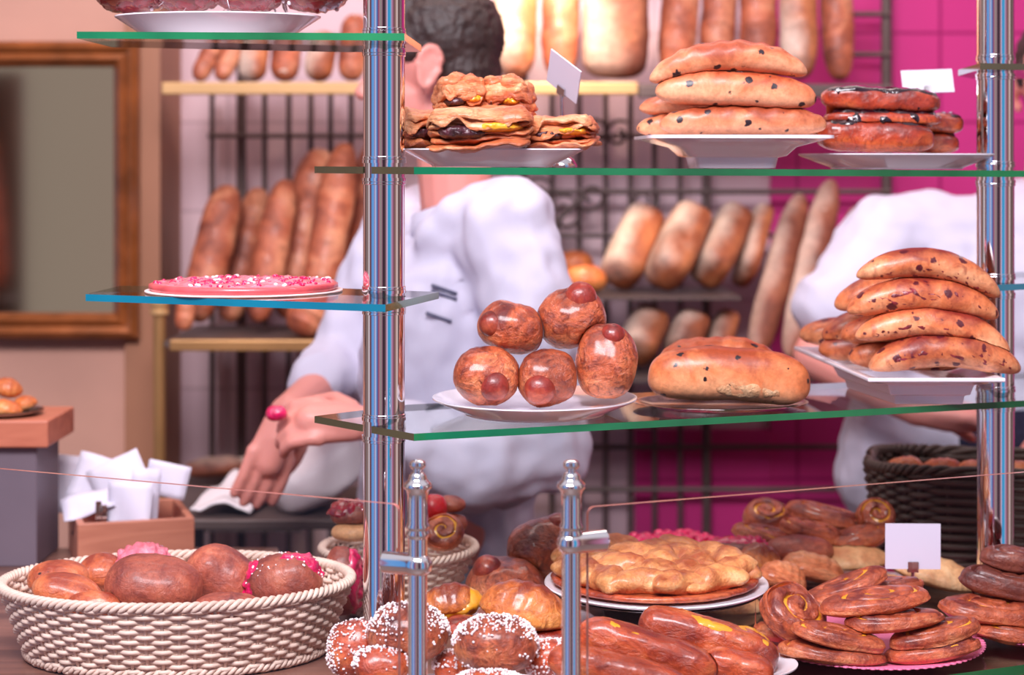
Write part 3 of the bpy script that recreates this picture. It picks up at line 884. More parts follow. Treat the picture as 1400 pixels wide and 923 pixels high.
def snail(cx, cy, w, h, d, tilt, pitch, label, group, seed, yaw=0, mat='snail', turns=2.2, cust=True, cat='swirl bun', fill='custard', oval=.52, thick=1.):
    """rolled bun: a thick oval with the spiral seam of its rolled dough on top, custard in the seam"""
    up = pitch > 25
    Rm, Hm = S(w, d) / 2, (S(h, d) if up else min(.0215, S(h, d) * .64) * thick)
    ov = .94 if up else oval
    n, nr, nb = 72, 30, 14
    def surf(r, a, groove):
        ex = 1 + .09 * N((math.cos(a) * .9, math.sin(a) * .9, 0), 1.3, seed)
        x, y = Rm * ex * r * math.cos(a), Rm * ex * ov * r * math.sin(a)
        q = Vector((x, y, 0)) / Rm
        z = Hm * .5 * max(0, 1 - r ** 5) ** .42 * (1 + .22 * N(q, 1.5, seed + 4))
        if groove:
            ph = r * turns - a / (2 * PI) + seed * .37 + .12 * N(q, 3, seed)
            g = abs((ph % 1) - .5) * 2
            z -= Hm * .24 * sm(.66, 1, g) * sm(.02, .2, r) * sm(1.02, .9, r)
            z += Hm * .035 * N(q, 6, seed + 2)
        return Vector((x, y, z))
    v, f = [surf(0, 0, True)], []
    for j in range(1, nr + 1):
        r = math.sin(PI/2 * j / nr) ** .85
        for i in range(n): v.append(surf(r, 2 * PI * i / n, True))
    for j in range(1, nb + 1):
        r = math.cos(PI/2 * j / (nb + .6)) ** .6
        for i in range(n):
            p = surf(min(r, .999), 2 * PI * i / n, False)
            # a second roll line shows round the side
            side = 1 + .035 * math.sin(j / nb * 9 + 2 * math.sin(2 * PI * i / n + seed))
            v.append(Vector((p.x * side, p.y * side, -p.z * .92)))
    for i in range(n): f.append((0, 1 + i, 1 + (i + 1) % n))
    for j in range(nr + nb - 1):
        for i in range(n):
            k = (i + 1) % n
            f.append((1 + j*n + i, 1 + (j+1)*n + i, 1 + (j+1)*n + k, 1 + j*n + k))
    f.append(tuple(1 + (nr + nb - 1) * n + i for i in range(n)))
    o = mesh('swirl_bun', (v, f), M[mat], loc=P(cx, cy, d), rot=R(pitch if up else pitch - 9, tilt, yaw))
    tag(o, label, cat, group)
    if cust:
        cv, cf = [surf(0, 0, False) - Vector((0, 0, Hm * .11))], []
        m_ = 12
        for j in range(1, m_ + 1):
            r = .86 * j / m_
            for i in range(n):
                p = surf(r, 2 * PI * i / n, False)
                dz = .10 + .16 * max(0, N(p / Rm, 2.2, seed + 7)) - .05 * max(0, -N(p / Rm, 2.2, seed + 7)) + (.2 if j == m_ else 0)
                cv.append(p - Vector((0, 0, Hm * dz)))
        for i in range(n): cf.append((0, 1 + i, 1 + (i + 1) % n))
        for j in range(m_ - 1):
            for i in range(n):
                k = (i + 1) % n
                cf.append((1 + j*n + i, 1 + (j+1)*n + i, 1 + (j+1)*n + k, 1 + j*n + k))
        mesh('custard_filling', (cv, cf), M[fill], o)
    return o

def puff(cx, cy, w, h, d, tilt, label, group, seed, yaw=0, W=None, fill=True, pitch=0, n=7, name='flaky_pastry', parent=None, loc=None, rot=None):
    """flaky pastry: wavy leaves of dough one on another, dark filling and custard swelling out between them"""
    Lm, Hm = S(w, d), S(h, d); Wm = S(W, d) if W else Lm * .6
    r = random.Random(seed)
    def wave(p, k):
        x, y = p.x / Lm, p.y / Lm
        z = .17 * Hm * N((x * 3.1, y * 3.1, k * .30), 1, seed) + .06 * Hm * N((x * 9, y * 9, k * .8), 1, seed + 3)
        jag = 1 + .13 * N((x * 7, y * 3, k * 1.7), 1, seed + 5) * (abs(2 * y * Lm / Wm))
        ex = 1 + .07 * N((y * 9, k * 2.3, 0), 1, seed + 6) * abs(2 * x)
        return Vector((p.x * ex, p.y * jag, p.z + z))
    m = MB()
    for k in range(n):
        f = k / (n - 1)
        t = Hm / n * (2.2 if k in (n - 1, n - 2) else 1.5)
        zc = -Hm/2 + Hm * (.10 + .80 * f)
        hole = fill and 0 < k < n - 2
        lf = Loaf(Lm * r.uniform(.93, 1.02), Wm * (r.uniform(.80, .90) if hole else r.uniform(.95, 1.03)), t, nu=46, nv=22, p=7, q=3.4, e=.9, flat=0, amp=.05, fr=3, seed=seed + k, amp2=.02)
        E_ = mat4((Lm * r.uniform(-.02, .02), Wm * (.07 if hole else 0), zc), (0, 0, r.uniform(-.05, .05)))
        v, fc = xf(lf.vf(), E_)
        # the uppermost leaf folds down over the sides
        if k >= n - 2:
            v = [Vector((p.x, p.y, p.z - .42 * Hm * sm(.62, 1.05, abs(2 * p.y / Wm)) * sm(-.3, .3, N((p.x / Lm * 3, k, 0), 1, seed + 9)) - .25 * Hm * sm(.8, 1.05, abs(2 * p.x / Lm)))) for p in v]
        m.add(([wave(p, k) for p in v], fc))
    o = mesh(name, m.get(), M['puff'], parent, loc=loc if loc is not None else P(cx, cy, d), rot=rot or R(pitch, tilt, yaw))
    if label: tag(o, label, 'pastry', group)
    if fill:
        for nm, mt, fx, ww, hh, zz in (('filling', 'filling', -.16, .52, .40, -.06), ('custard_filling', 'custard', .18, .50, .30, .02)):
            lf = Loaf(Lm * ww, Wm * .92, Hm * hh, nu=44, nv=34, p=3, q=2.4, e=.8, flat=0, amp=.09, fr=3.4, amp2=.05, seed=seed + 21)
            mesh(nm, xf(lf.vf(), mat4((Lm * fx, -Wm * .035, Hm * zz), (0, r.uniform(-.15, .15), 0))), M[mt], o)
    return o

def slab(cx, cy, w, h, d, tilt, label, group, seed, yaw=0, W=None, mat='plum', fill='fruit', fname='baked_plum', top=.45, pitch=0, name='plum_slice', cat='tart slice', roll=0, amp=.05, lump=.004, e=.62, p=4.5, width=1.):
    Lm, Hm = S(w, d), S(h, d); Wm = S(W, d) if W else Hm * 1.5
    lf = Loaf(Lm, Wm, Hm, nu=46, nv=36, p=p, q=2.6, e=e, flat=.1, amp=amp, fr=2.4, seed=seed, amp2=.016)
    o = put(name, lf, mat, P(cx, cy, d), R(pitch + roll, tilt, yaw), label, cat, group)
    if fill:
        def mask(t, a, b):
            return sm(.35, .9, math.sin(a)) - top * width + .9 * N(b / Hm, 1.1, seed + 4) - sm(.75, 1, abs(t))
        vf = lf.skin(mask, .003, lump, 130, seed)
        if vf[1]: mesh(fname, vf, M[fill], o)
    return o

def lump(name, cx, cy, w, h, d, label, cat, group, seed, mat='brown', D=None, rot=(0, 0, 0), icing=None, iname='praline_icing', imask=None, amp=.05, p=2.4, q=2.1, flat=.15, off=.004, ilump=.006, ridge=None, nu=36, nv=36, e=1., amp2=.012):
    Lm, Hm = S(w, d), S(h, d); Wm = S(D, d) if D else Lm * .85
    lf = Loaf(Lm, Wm, Hm, nu=nu, nv=nv, p=p, q=q, e=e, flat=flat, amp=amp, fr=2.2, seed=seed, ridge=ridge, amp2=amp2)
    o = put(name, lf, mat, P(cx, cy, d), R(*rot), label, cat, group)
    if icing:
        mk = imask or (lambda t, a, b: sm(.2, .9, math.sin(a)) * .9 - .3 + 1.0 * N(b / Hm, 1.2, seed + 6))
        vf = lf.skin(mk, off, ilump, 150, seed)
        if vf[1]: mesh(iname, vf, M[icing], o)
    return o, lf

def sugar(o, lf, n, seed, mask=None, r=(.0007, .0017)):
    m = MB(); rr = random.Random(seed)
    mask = mask or (lambda t, a, b: sm(-.1, .8, math.sin(a)) * .9 * sm(-.15, .2, N(b / .04, 1.8, seed) + .25 * math.sin(a)))
    for p, nn in lf.pick(mask, int(n * 3.2), seed):
        k = rr.uniform(*r)
        m.add(ball(p + nn * k * rr.uniform(.2, 1.4), (k * rr.uniform(.8, 1.5), k * rr.uniform(.8, 1.3), k), 5, 4, (rr.random() * 3, rr.random() * 3, 0)))
    s = mesh('pearl_sugar', m.get(), M['sugar'], o, smooth=False)
    s['kind'] = 'stuff'
    return s

def turnover(cx, cy, w, h, d, tilt, label, seed, yaw=0, pitch=0, mat='turnover', W=None, group=None, lines=9):
    Lm, Hm = S(w, d), S(h, d)
    def ridge(t, a, b):
        s = math.sin(a)
        return .03 * math.sin(t * lines * 2 + a * 1.5) * sm(0, .6, s) + (.10 * sm(.86, 1, abs(math.cos(a))) * (1 + .4 * math.sin(t * 44)) if abs(s) < .5 else 0)
    lf = Loaf(Lm, S(W, d) if W else Lm * .62, Hm, nu=44, nv=40, p=2.3, q=1.7, flat=.55, amp=.035, seed=seed, ridge=ridge)
    o = put('turnover', lf, mat, P(cx, cy, d), R(pitch, tilt, yaw), label, 'pastry', group)
    return o, lf

# ---- plates
def plate(name, px, py, d, prof, label, mat='china', sx=1., sy=1., e=1., z=None, yaw=0, cat='plate', n=64, group=None, parts=None):
    p = P(px, py, d)
    if z is not None: p.z = z
    vf = lathe(prof, n, sx, sy, e)
    o = mesh(name, vf, M[mat], loc=p, rot=(0, 0, yaw))
    return tag(o, label, cat, group)

def dish_prof(foot, rim, h, th=.004, mid=None, fl=None):
    fl = th + h * .2 if fl is None else fl
    f, r = foot, rim
    pr = [(.0005, .002), (f - .006, .002), (f - .005, 0), (f, 0), (f + .001, .002)]
    if mid: pr += mid
    pr += [(r - .004, h - .004), (r, h - .0015), (r, h), (r - .004, h), (f + (r - f) * .35, max(fl + .001, h * .45 + th * .4)), (f * .8, fl), (.0005, fl)]
    return pr

ZS3, ZS2 = ZC - .311, ZC - .157
ZS0 = lambda px: ZC + .0012 - .0065 * ((px - 700) / F * dR(px, .14) + .246) / 1.06

# ================================================================== topmost shelf: praline cakes
zt1 = ZC + .1655
plate('oval_plate', 298, 40, 2.33, dish_prof(.095, .131, .026), 'white oval plate under the crimson praline cakes on the topmost shelf', z=zt1, sy=.62)
for i, (cx, w, lab) in enumerate(((178, 96, 'crimson praline cake at the left end of the topmost plate'), (256, 92, 'second crimson praline cake from the left on the topmost plate'),
                                  (340, 100, 'third crimson praline cake from the left on the topmost plate'), (432, 90, 'crimson praline cake overhanging the right end of the topmost plate'))):
    d = 2.33
    o, lf = lump('praline_cake', cx, -14, w, 68, d, lab, 'cake', 'crimson praline cakes', 60 + i, mat='knot', D=110, icing='crimson', imask=lambda t, a, b: .7 + N(b / .05, 2, 3), off=.003, ilump=.004, p=2.6)
    first = None
    for p_, nn in lf.pick(lambda t, a, b: 1. if math.sin(a) < .5 else .2, 16, i):
        if first is None: al = first = mesh('sugared_almond', ball((0, 0, 0), .0028, 8, 6), M['china'], o)
        else: al = first.copy(); COL.objects.link(al); al.parent = o
        al.location = p_ + nn * .003

# ================================================================== pink tart on the left shelf
pk = P(334, 392, 2.30)
board = mesh('cake_board', lathe([(.123, 0), (.1235, .001), (.123, .002), (.0005, .002)], 72), M['board'], loc=(pk.x, 2.30, ZS2 + .0008))
tag(board, 'thin pale round card board under the flat pink tart', 'cake board')
tart = empty('pink_tart', (pk.x, 2.30, ZS2 + .003))
v, f = lathe([(.0005, 0), (.1165, 0), (.1185, .003), (.118, .0075), (.114, .0092), (.06, .0088), (.0005, .0088)], 90)
v = [p * (1 + .012 * N(p, 30, 2)) for p in v]
mesh('tart_base', (v, f), plain('pink_tart_base', rgb(212, 82, 88), rough=.35, coat=.3, var=.3, vscale=40), tart)
g = Loaf(.232, .232, .012, nu=60, nv=60, p=2.0, q=2.0, flat=.0, amp=.0)
top = MB()
n = 96; rings = 26
vv, ff = [], []
for j in range(rings + 1):
    r = .1155 * j / rings
    for i in range(n):
        a = 2 * PI * i / n
        p = Vector((r * math.cos(a), r * math.sin(a), 0))
        h = .0095 + .0022 * N(p, 60, 1) + .004 * max(0, N(p, 110, 4)) - (.004 if j == rings else 0)
        vv.append(p + Vector((0, 0, h)))
for j in range(rings):
    for i in range(n): ff.append((j*n+i, j*n+(i+1) % n, (j+1)*n+(i+1) % n, (j+1)*n+i))
mesh('praline_icing', (vv, ff), M['pinkpale'], tart)
lum = MB(); lum2 = MB(); rr = random.Random(4)
for i in range(150):
    a, r = rr.uniform(0, 2 * PI), .112 * math.sqrt(rr.random())
    k = rr.uniform(.0012, .0036)
    (lum if i % 5 else lum2).add(ball((r * math.cos(a), r * math.sin(a), .0105), (k * rr.uniform(1, 1.8), k, k * .8), 7, 5, (0, rr.uniform(-.4, .4), rr.uniform(0, 3))))
q = mesh('praline_crumbs', lum.get(), M['pink'], tart); q['kind'] = 'stuff'
q = mesh('sugar_crumbs', lum2.get(), M['sugar'], tart); q['kind'] = 'stuff'
tag(tart, 'flat round pink praline tart alone on the teal edged shelf', 'tart')

# ================================================================== eye level shelf
d0 = 2.32
plate('rectangular_plate', 672, 229, d0, dish_prof(.074, .113, .0225), 'low white rectangular plate under the flaky filled pastries', e=.28, sy=.62, z=ZS0(672) + .0002, yaw=math.radians(6))
GP = 'flaky filled pastries'
puff(584, 180, 84, 48, 2.33, 4, 'flaky pastry half hidden behind the chrome tube, leftmost on the rectangular plate', GP, 21, W=110, yaw=20)
puff(655, 176, 142, 54, 2.27, -3, 'largest flaky pastry at the front with dark filling bursting out', GP, 22, W=84)
puff(768, 182, 96, 44, 2.31, -4, 'flat flaky pastry at the right end of the rectangular plate', GP, 23, W=86, yaw=-12)
def pinched(cx, cy, w, h, d, label, seed, yaw):
    o = puff(cx, cy + h * .16, w, h * .62, d, 0, label, GP, seed, W=w * .9, yaw=yaw, n=5)
    r = random.Random(seed)
    Lm, Hm = S(w, d), S(h, d)
    for k, (dx, dy, dz, a) in enumerate(((-.24, -.10, .30, -.5), (.22, -.14, .30, .5), (.0, .10, .36, .05), (-.02, -.30, .12, .0))):
        l2 = Loaf(Lm * .52, Lm * .40, Hm * .36, nu=34, nv=30, p=2.6, q=2.0, e=.8, amp=.13, amp2=.04, seed=seed + k * 3, flat=.1,
                  ridge=lambda t, a_, b: .10 * math.sin(a_ * 5 + t * 3))
        mesh('pastry_fold', xf(l2.vf(), mat4((Lm * dx, Lm * dy, Hm * dz), (r.uniform(-.5, .2), a * .8, a))), M['puff'], o)
pinched(628, 126, 70, 66, 2.32, 'open pinched flaky pastry stacked on top at the left', 31, 20)
pinched(692, 128, 74, 68, 2.33, 'open pinched flaky pastry stacked on top at the right', 34, -25)
# tilted card
pc = P(768, 229, 2.44); pc.z = ZS0(768) + .0003
price_card(pc, P(0, 126, 2.44).z, S(60, 2.44), S(56, 2.44), math.radians(28), math.radians(-38), 'white price card tilted on a chrome stem behind the flaky pastries', roll=math.radians(33), base_r=.021)

# square footed dish and its raisin breads
dd = 2.43
pz = ZS0(1000)
plate('square_dish', 1000, 231, dd, [(.0005, .004), (.040, .004), (.042, .0), (.053, 0), (.056, .014), (.066, .016), (.078, .0275), (.116, .038), (.122, .0385), (.122, .0425), (.117, .043), (.078, .034), (.06, .024), (.0005, .024)],
      'white square footed dish under the three stacked raisin breads', e=.22, sy=.78, z=pz + .0003, yaw=math.radians(4))
GA = 'raisin breads on the eye level shelf'
long_roll(1016, 167, 228, 42, 2.37, 0, 'lowest raisin bread of the front stack on the square dish', GA, 3, p=4.5, e=.85)
long_roll(1006, 126, 220, 52, 2.37, 3, 'middle raisin bread of the stack on the square dish', GA, 4, p=4, score=.3, e=.85)
long_roll(995, 87, 216, 46, 2.37, -2.5, 'topmost raisin bread of the stack on the square dish', GA, 5, p=3.4, bendz=.55)
long_roll(968, 170, 196, 37, 2.435, -2, 'raisin bread behind the lowest one, its left end showing', GA, 6, p=3.5, yaw=-3)
long_roll(1040, 172, 208, 36, 2.485, 3, 'raisin bread at the back of the square dish, right end showing', GA, 7, p=3.5)
long_roll(962, 141, 178, 36, 2.44, -3, 'raisin bread behind the middle one, upper left end showing', GA, 8, p=3.0)

# plum slices plate
plate('shallow_plate', 1226, 233, 2.50, dish_prof(.088, .132, .021), 'shallow white plate under the dark glazed plum slices', e=.55, sy=.55, z=ZS0(1226) + .0003, yaw=math.radians(14))
GPl = 'glazed plum slices'
slab(1196, 188, 160, 45, 2.46, 2, 'large plum slice at the front bottom of the shallow plate', GPl, 41, W=62, top=.6)
slab(1204, 138, 162, 35, 2.47, 3, 'topmost plum slice with almost black fruit', GPl, 42, W=56, top=.1, lump=.002)
slab(1206, 163, 158, 22, 2.47, 1, 'thin plum slice with black fruit squeezed in the middle of the pile', GPl, 43, W=64, top=.0, lump=.005)
slab(1262, 168, 108, 30, 2.545, 3, 'plum slice sticking out at the right of the pile', GPl, 44, W=50, top=.3)
slab(1256, 196, 108, 30, 2.545, 2, 'plum slice at the bottom right corner of the pile', GPl, 45, W=50, top=.3)
pc = P(1270, 232, 2.62); pc.z = ZS0(1270) + .0003
price_card(pc, P(0, 127, 2.62).z, S(70, 2.62), S(34, 2.62), math.radians(-20), math.radians(0), 'white price card leaning back behind the glazed plum slices', roll=math.radians(-2))

# ================================================================== brioche shelf
plate('round_plate', 731, 572, 2.305, dish_prof(.088, .129, .021, fl=.0135), 'white round plate under the five brioches', z=ZS3 + .0003)
GB = 'brioches on the round plate'
tete(666, 515, 93, 84, 2.245, (.25, -.85, -.25), 'front left brioche of the five, swirled face forward', GB, 1, kr=.22)
tete(749, 518, 82, 80, 2.245, (-.35, -.9, -.35), 'front middle brioche of the five, the smallest', GB, 2, kr=.26)
tete(828, 497, 86, 107, 2.265, (.1, -.35, .9), 'front right brioche of the five, tall and upright', GB, 3, kr=.2, rot=(0, 8, 0))
tete(698, 450, 92, 78, 2.288, (-.6, -.6, .1), 'upper left brioche of the five resting on two others', GB, 4, kr=.2, rot=(0, 12, 0))
tete(781, 436, 96, 84, 2.30, (.40, -.30, .62), 'upper right brioche of the five with a round topknot', GB, 5, kr=.23, rot=(0, -14, 0))
# steel dish and currant loaves
plate('steel_dish', 985, 560, 2.37, [(.0005, .002), (.082, .002), (.084, .0), (.09, .001), (.104, .0055), (.113, .006), (.1135, .007), (.104, .0072), (.09, .0035), (.0005, .0035)],
      'oval steel dish under the plain currant loaves', mat='steel', sy=.74, z=ZS3 + .0003, cat='dish')
GL = 'currant loaves on the steel dish'
long_roll(997, 516, 222, 78, 2.345, 3, 'front currant loaf with a torn side on the steel dish', GL, 11, mat='loaf', score=0, p=4.6, q=2.4, e=.8, W=74, bendz=.1, torn=True, name='currant_loaf')
long_roll(982, 502, 176, 78, 2.43, 1, 'rear currant loaf behind the torn one on the steel dish', GL, 12, mat='loaf', score=.4, p=3.4, e=.8, W=66, name='currant_loaf')

# long white dish with the berry breads: left edge runs straight away from the eye
zr = ZC - .271
A0, A1 = Vector((.4566, 2.344)), Vector((.4254, 2.76))
B0, B1 = Vector((.633, 2.344)), Vector((.628, 2.46))
def long_dish():
    root = empty('long_dish', (.545, 2.45, ZS3 + .0004))
    o = Vector((.545, 2.45))
    def poly(inset, z, back=0.):
        a0 = A0 + Vector((inset, inset)); a1 = A1 + Vector((inset, -inset - back)); b1 = Vector((.602 - inset, 2.76 - inset - back)); b0 = B0 + Vector((-inset, inset))
        bm1 = Vector((.631 - inset, 2.445))
        return [Vector((*(p - o), z)) for p in (a0, b0, bm1, b1, a1)]
    h = zr - (ZS3 + .0004)
    rings = [poly(.044, 0.0, .15), poly(.042, .012, .15), poly(.036, .0135, .14), poly(.032, .027, .12), poly(.004, h - .006), poly(0, h - .005), poly(0, h), poly(.004, h), poly(.03, .031, .10), poly(.034, .024, .10)]
    v = [p for r in rings for p in r]; f = []
    n = 5
    for j in range(len(rings) - 1):
        for i in range(n): f.append((j*n+i, j*n+(i+1) % n, (j+1)*n+(i+1) % n, (j+1)*n+i))
    f += [tuple(range(n))[::-1], tuple(range(len(v) - n, len(v)))]
    ob = mesh('long_dish', (v, f), M['china'], loc=root.location, smooth=False)
    bpy.data.objects.remove(root); ob.name = 'long_dish'
    bevel(ob, .0015)
    tag(ob, 'long white dish pointing away, under the big pile of berry breads', 'dish')
long_dish()
GR = 'berry breads piled on the long dish'
fb = dict(mat='cranberry', name='berry_bread', score=0, p=2.9, q=2.0, e=.95, amp=.035)
long_roll(1292, 487, 208, 52, 2.39, 1, 'bottom berry bread of the front stack, split along its side', GR, 51, bendz=.45, W=64, seam=True, seam_at=.15, **fb)
long_roll(1277, 452, 212, 50, 2.395, 6, 'second berry bread from the bottom of the front stack', GR, 52, bendz=.55, W=60, seam=True, seam_at=.35, **fb)
long_roll(1262, 412, 208, 52, 2.40, 2, 'third berry bread from the bottom with a pale top', GR, 53, bendz=.45, W=60, seam=True, **fb)
long_roll(1272, 372, 198, 46, 2.405, 8, 'topmost berry bread crowning the big pile', GR, 54, bendz=.6, W=58, seam=True, seam_at=.5, **fb)
long_roll(1222, 394, 170, 46, 2.49, -14, 'upper berry bread of the second row, knobbly left end showing', GR, 55, W=52, **fb)
long_roll(1238, 446, 180, 48, 2.475, -6, 'middle berry bread of the second row behind the front stack', GR, 56, W=52, **fb)
long_roll(1240, 487, 160, 46, 2.475, 2, 'low berry bread of the second row in the gap', GR, 57, W=50, **fb)
long_roll(1200, 440, 158, 44, 2.565, -12, 'berry bread of the third row with dark end', GR, 58, W=50, **fb)
long_roll(1196, 477, 154, 44, 2.565, 2, 'low berry bread of the third row resting on the dish edge', GR, 59, W=50, **fb)
long_roll(1168, 458, 150, 44, 2.66, 3, 'farthest berry bread at the back left corner of the dish', GR, 60, W=50, **fb)
# ================================================================== wicker baskets
def wicker(name, loc, yaw, rx, ry, flare, h, rows, stakes, rw, rs, mat, label, e=1.0, rim=.0045, per=4, base=True, skew=None):
    """woven basket: weavers pass in front of and behind the upright stakes row by row"""
    root = empty(name, loc, (0, 0, yaw))
    q = lambda c: math.copysign(abs(c) ** e, c)
    def pt(a, z, off=0.):
        k = 1 + (flare - 1) * (z / h)
        ca, sa = q(math.cos(a)), q(math.sin(a))
        n = Vector((math.cos(a) / rx, math.sin(a) / ry, 0)).normalized()
        p = Vector((rx * k * ca, ry * k * sa, z)) + n * off
        if skew: p.z += skew(p) * z / h
        return p
    m = MB()
    nn = stakes * per
    for r in range(rows):
        z = rw * 1.2 + (h - rw * 3) * r / (rows - 1)
        pts = []
        for i in range(nn):
            a = 2 * PI * i / nn
            w = math.cos(PI * i / per) * (1 if r % 2 else -1)
            pts.append(pt(a, z + .0004 * N((i * .3, r, 0)), w * (rs + rw * .55)))
        m.add(tube(pts, rw, 6, closed=True))
    mesh('weave', m.get(), M[mat], root)
    m = MB()
    for s in range(stakes):
        a = 2 * PI * s / stakes
        m.add(tube([pt(a, h * t) for t in (0, .33, .66, 1.0)], rs, 6))
    mesh('stakes', m.get(), M[mat], root)
    def braid(z, nm, k=1.0, n=240, turns=None):
        m = MB(); turns = turns or stakes
        for ph in (0, 2 * PI / 3, 4 * PI / 3):
            pts = []
            for i in range(n * 2):
                a = 2 * PI * i / (n * 2)
                b = a * turns / 1.5 + ph
                p = pt(a, z, rim * 1.0 * math.cos(b)); p.z += rim * .9 * math.sin(b)
                pts.append(p)
            m.add(tube(pts, rim * .72 * k, 6, closed=True))
        mesh(nm, m.get(), M[mat], root)
    braid(h, 'braided_rim')
    braid(rim * 1.62, 'braided_foot', .9)
    ring = [pt(2 * PI * i / 64, .006, -.004) for i in range(64)]
    mesh('basket_floor', prism([(p.x, p.y) for p in ring], .004, .008), M[mat], root, smooth=False)
    return tag(root, label, 'basket')

bc = P(243, 0, 2.335); bc.z = ZCOUNTER + .0006
wicker('wicker_basket', bc, math.radians(3), .185, .128, 1.19, .092, 14, 64, .0031, .0022, 'wicker', 'big pale oval wicker basket full of praline brioches at the front left')
sb = P(545, 0, 2.555); sb.z = ZCOUNTER + .0006
wicker('wicker_basket', sb, 0, .066, .066, 1.62, .088, 15, 36, .0026, .002, 'wicker', 'small tapered pale wicker basket behind the thick chrome tube', rim=.0038)
db = P(1375, 0, 2.80); db.z = ZRISER + .0075
wicker('wicker_basket', db, math.radians(-14), .185, .095, 1.10, .145, 20, 34, .0050, .004, 'wicker_dark', 'dark brown rectangular wicker basket of croissants at the right', e=.35, rim=.006)
# checked cloth under the dark basket
v, f = [], []
nx, ny = 26, 12
for s_ in (0, 1):
    for j in range(ny + 1):
        for i in range(nx + 1):
            x, y = -.26 + .52 * i / nx, -.135 + .27 * j / ny
            v.append(Vector((x, y, .0016 * s_ + .0009 * math.sin(i * 1.1) * (1 if j == 0 else .15) + .0009)))
k = (nx + 1) * (ny + 1)
for j in range(ny):
    for i in range(nx):
        q = (j*(nx+1)+i, j*(nx+1)+i+1, (j+1)*(nx+1)+i+1, (j+1)*(nx+1)+i)
        f += [q[::-1], tuple(x + k for x in q)]
m_, t_, b_ = nt('checked_cloth')
tc = node(t_, 'ShaderNodeTexCoord'); ck = node(t_, 'ShaderNodeTexChecker', Scale=22.)
ck.inputs['Color1'].default_value = rgb(238, 214, 224); ck.inputs['Color2'].default_value = rgb(206, 40, 110)
t_.links.new(tc.outputs['Object'], ck.inputs['Vector']); t_.links.new(ck.outputs['Color'], b_.inputs['Base Color'])
b_.inputs['Roughness'].default_value = .8
cl = mesh('checked_cloth', (v, f), m_, loc=(db.x - .01, db.y - .03, ZRISER + .0004), rot=(0, 0, math.radians(-14)))
tag(cl, 'pink and white checked cloth under the dark wicker basket', 'cloth')

# ---- what is in the big basket
GK = 'brioches in the big basket'
lump('raisin_bun', 80, 792, 84, 52, 2.34, 'raisin bun at the left end of the big basket, behind a glossier one', 'bun', GK, 71, mat='bun', D=70, rot=R(0, 8, 20))
lump('raisin_bun', 92, 812, 100, 54, 2.285, 'glossy raisin bun at the front left of the big basket', 'bun', GK, 72, mat='bun', D=66, rot=(0, 12, -8))
lump('raisin_bun', 139, 785, 66, 54, 2.41, 'upright raisin bun at the back left of the big basket', 'bun', GK, 73, mat='bun', D=66)
lump('raisin_bun', 128, 828, 74, 40, 2.24, 'raisin bun half sunk behind the rim of the big basket', 'bun', GK, 74, mat='bun', D=40)
lump('praline_brioche', 211, 803, 134, 88, 2.28, 'large smooth brown brioche in the middle of the big basket', 'brioche', GK, 75, mat='brown', D=104, rot=(0, 6, 0), amp=.035)
lump('praline_brioche', 197, 770, 66, 44, 2.40, 'brioche with a pink crumbly top peeking over the large brown one', 'brioche', GK, 76, mat='brown', D=60, icing='pinkpale', imask=lambda t, a, b: sm(-.2, .5, math.sin(a)) - .1, ilump=.006, off=.006)
lump('praline_brioche', 303, 790, 104, 82, 2.345, 'brown brioche with pink icing down its right shoulder', 'brioche', GK, 77, mat='brown', D=84, rot=(0, 30, 0), icing='pink', imask=lambda t, a, b: sm(.2, .8, t) * 1.1 - .35 + .6 * N(b / .05, 1.3, 2))
lump('praline_brioche', 312, 832, 98, 44, 2.235, 'low brown brioche behind the front rim of the big basket', 'brioche', GK, 78, mat='brown', D=46)
o, lf = lump('praline_brioche', 390, 798, 104, 82, 2.32, 'scored brioche with bright pink praline at the right of the big basket', 'brioche', GK, 79, mat='brown', D=74, rot=(0, -6, 0), icing='pink',
     imask=lambda t, a, b: (sm(.55, .95, math.sin(a)) * .8 + sm(.55, .9, t) * .8 + sm(.6, .95, -t) * .5) - .55 + .8 * N(b / .05, 1.5, 8),
     ridge=lambda t, a, b: -.05 * max(0, math.cos(t * 26)) ** 8 * sm(-.3, .4, math.sin(a)))
sugar(o, lf, 26, 3, r=(.0008, .0016))
lump('praline_brioche', 468, 798, 52, 102, 2.445, 'brown brioche with pink icing outside the right end of the big basket', 'brioche', GK, 80, mat='brown', D=60, icing='pink', imask=lambda t, a, b: sm(.0, .7, t) * 1.0 - .4 + .7 * N(b / .05, 1.4, 4), p=3)

# ---- what is in the small basket
GS = 'pastries in the small basket'
lump('jam_bun', 480, 704, 58, 36, 2.53, 'dark red glazed jam bun on the left of the small basket', 'bun', GS, 91, mat='choc', D=50, icing='crimson', imask=lambda t, a, b: math.sin(a) * .9 - .1 + .6 * N(b / .03, 1.2, 1))
lump('plain_bun', 484, 728, 64, 28, 2.52, 'plain pale bun under the dark red one in the small basket', 'bun', GS, 92, mat='pale', D=46)
lump('strawberry', 594, 695, 36, 40, 2.555, 'bright red strawberry on top of the small basket', 'strawberry', None, 93, mat='berry', D=34, rot=R(0, 35, 0))
snail(606, 728, 56, 28, 2.525, 0, 52, 'small swirl bun facing forward in the small basket', GS, 94, turns=2)
lump('brown_roll', 616, 690, 42, 24, 2.58, 'brown roll at the top right of the small basket', 'roll', GS, 95, mat='brown', D=34, rot=R(0, 10, 0))
lump('brown_roll', 622, 716, 34, 28, 2.575, 'brown roll at the right rim of the small basket', 'roll', GS, 96, mat='brown', D=34)

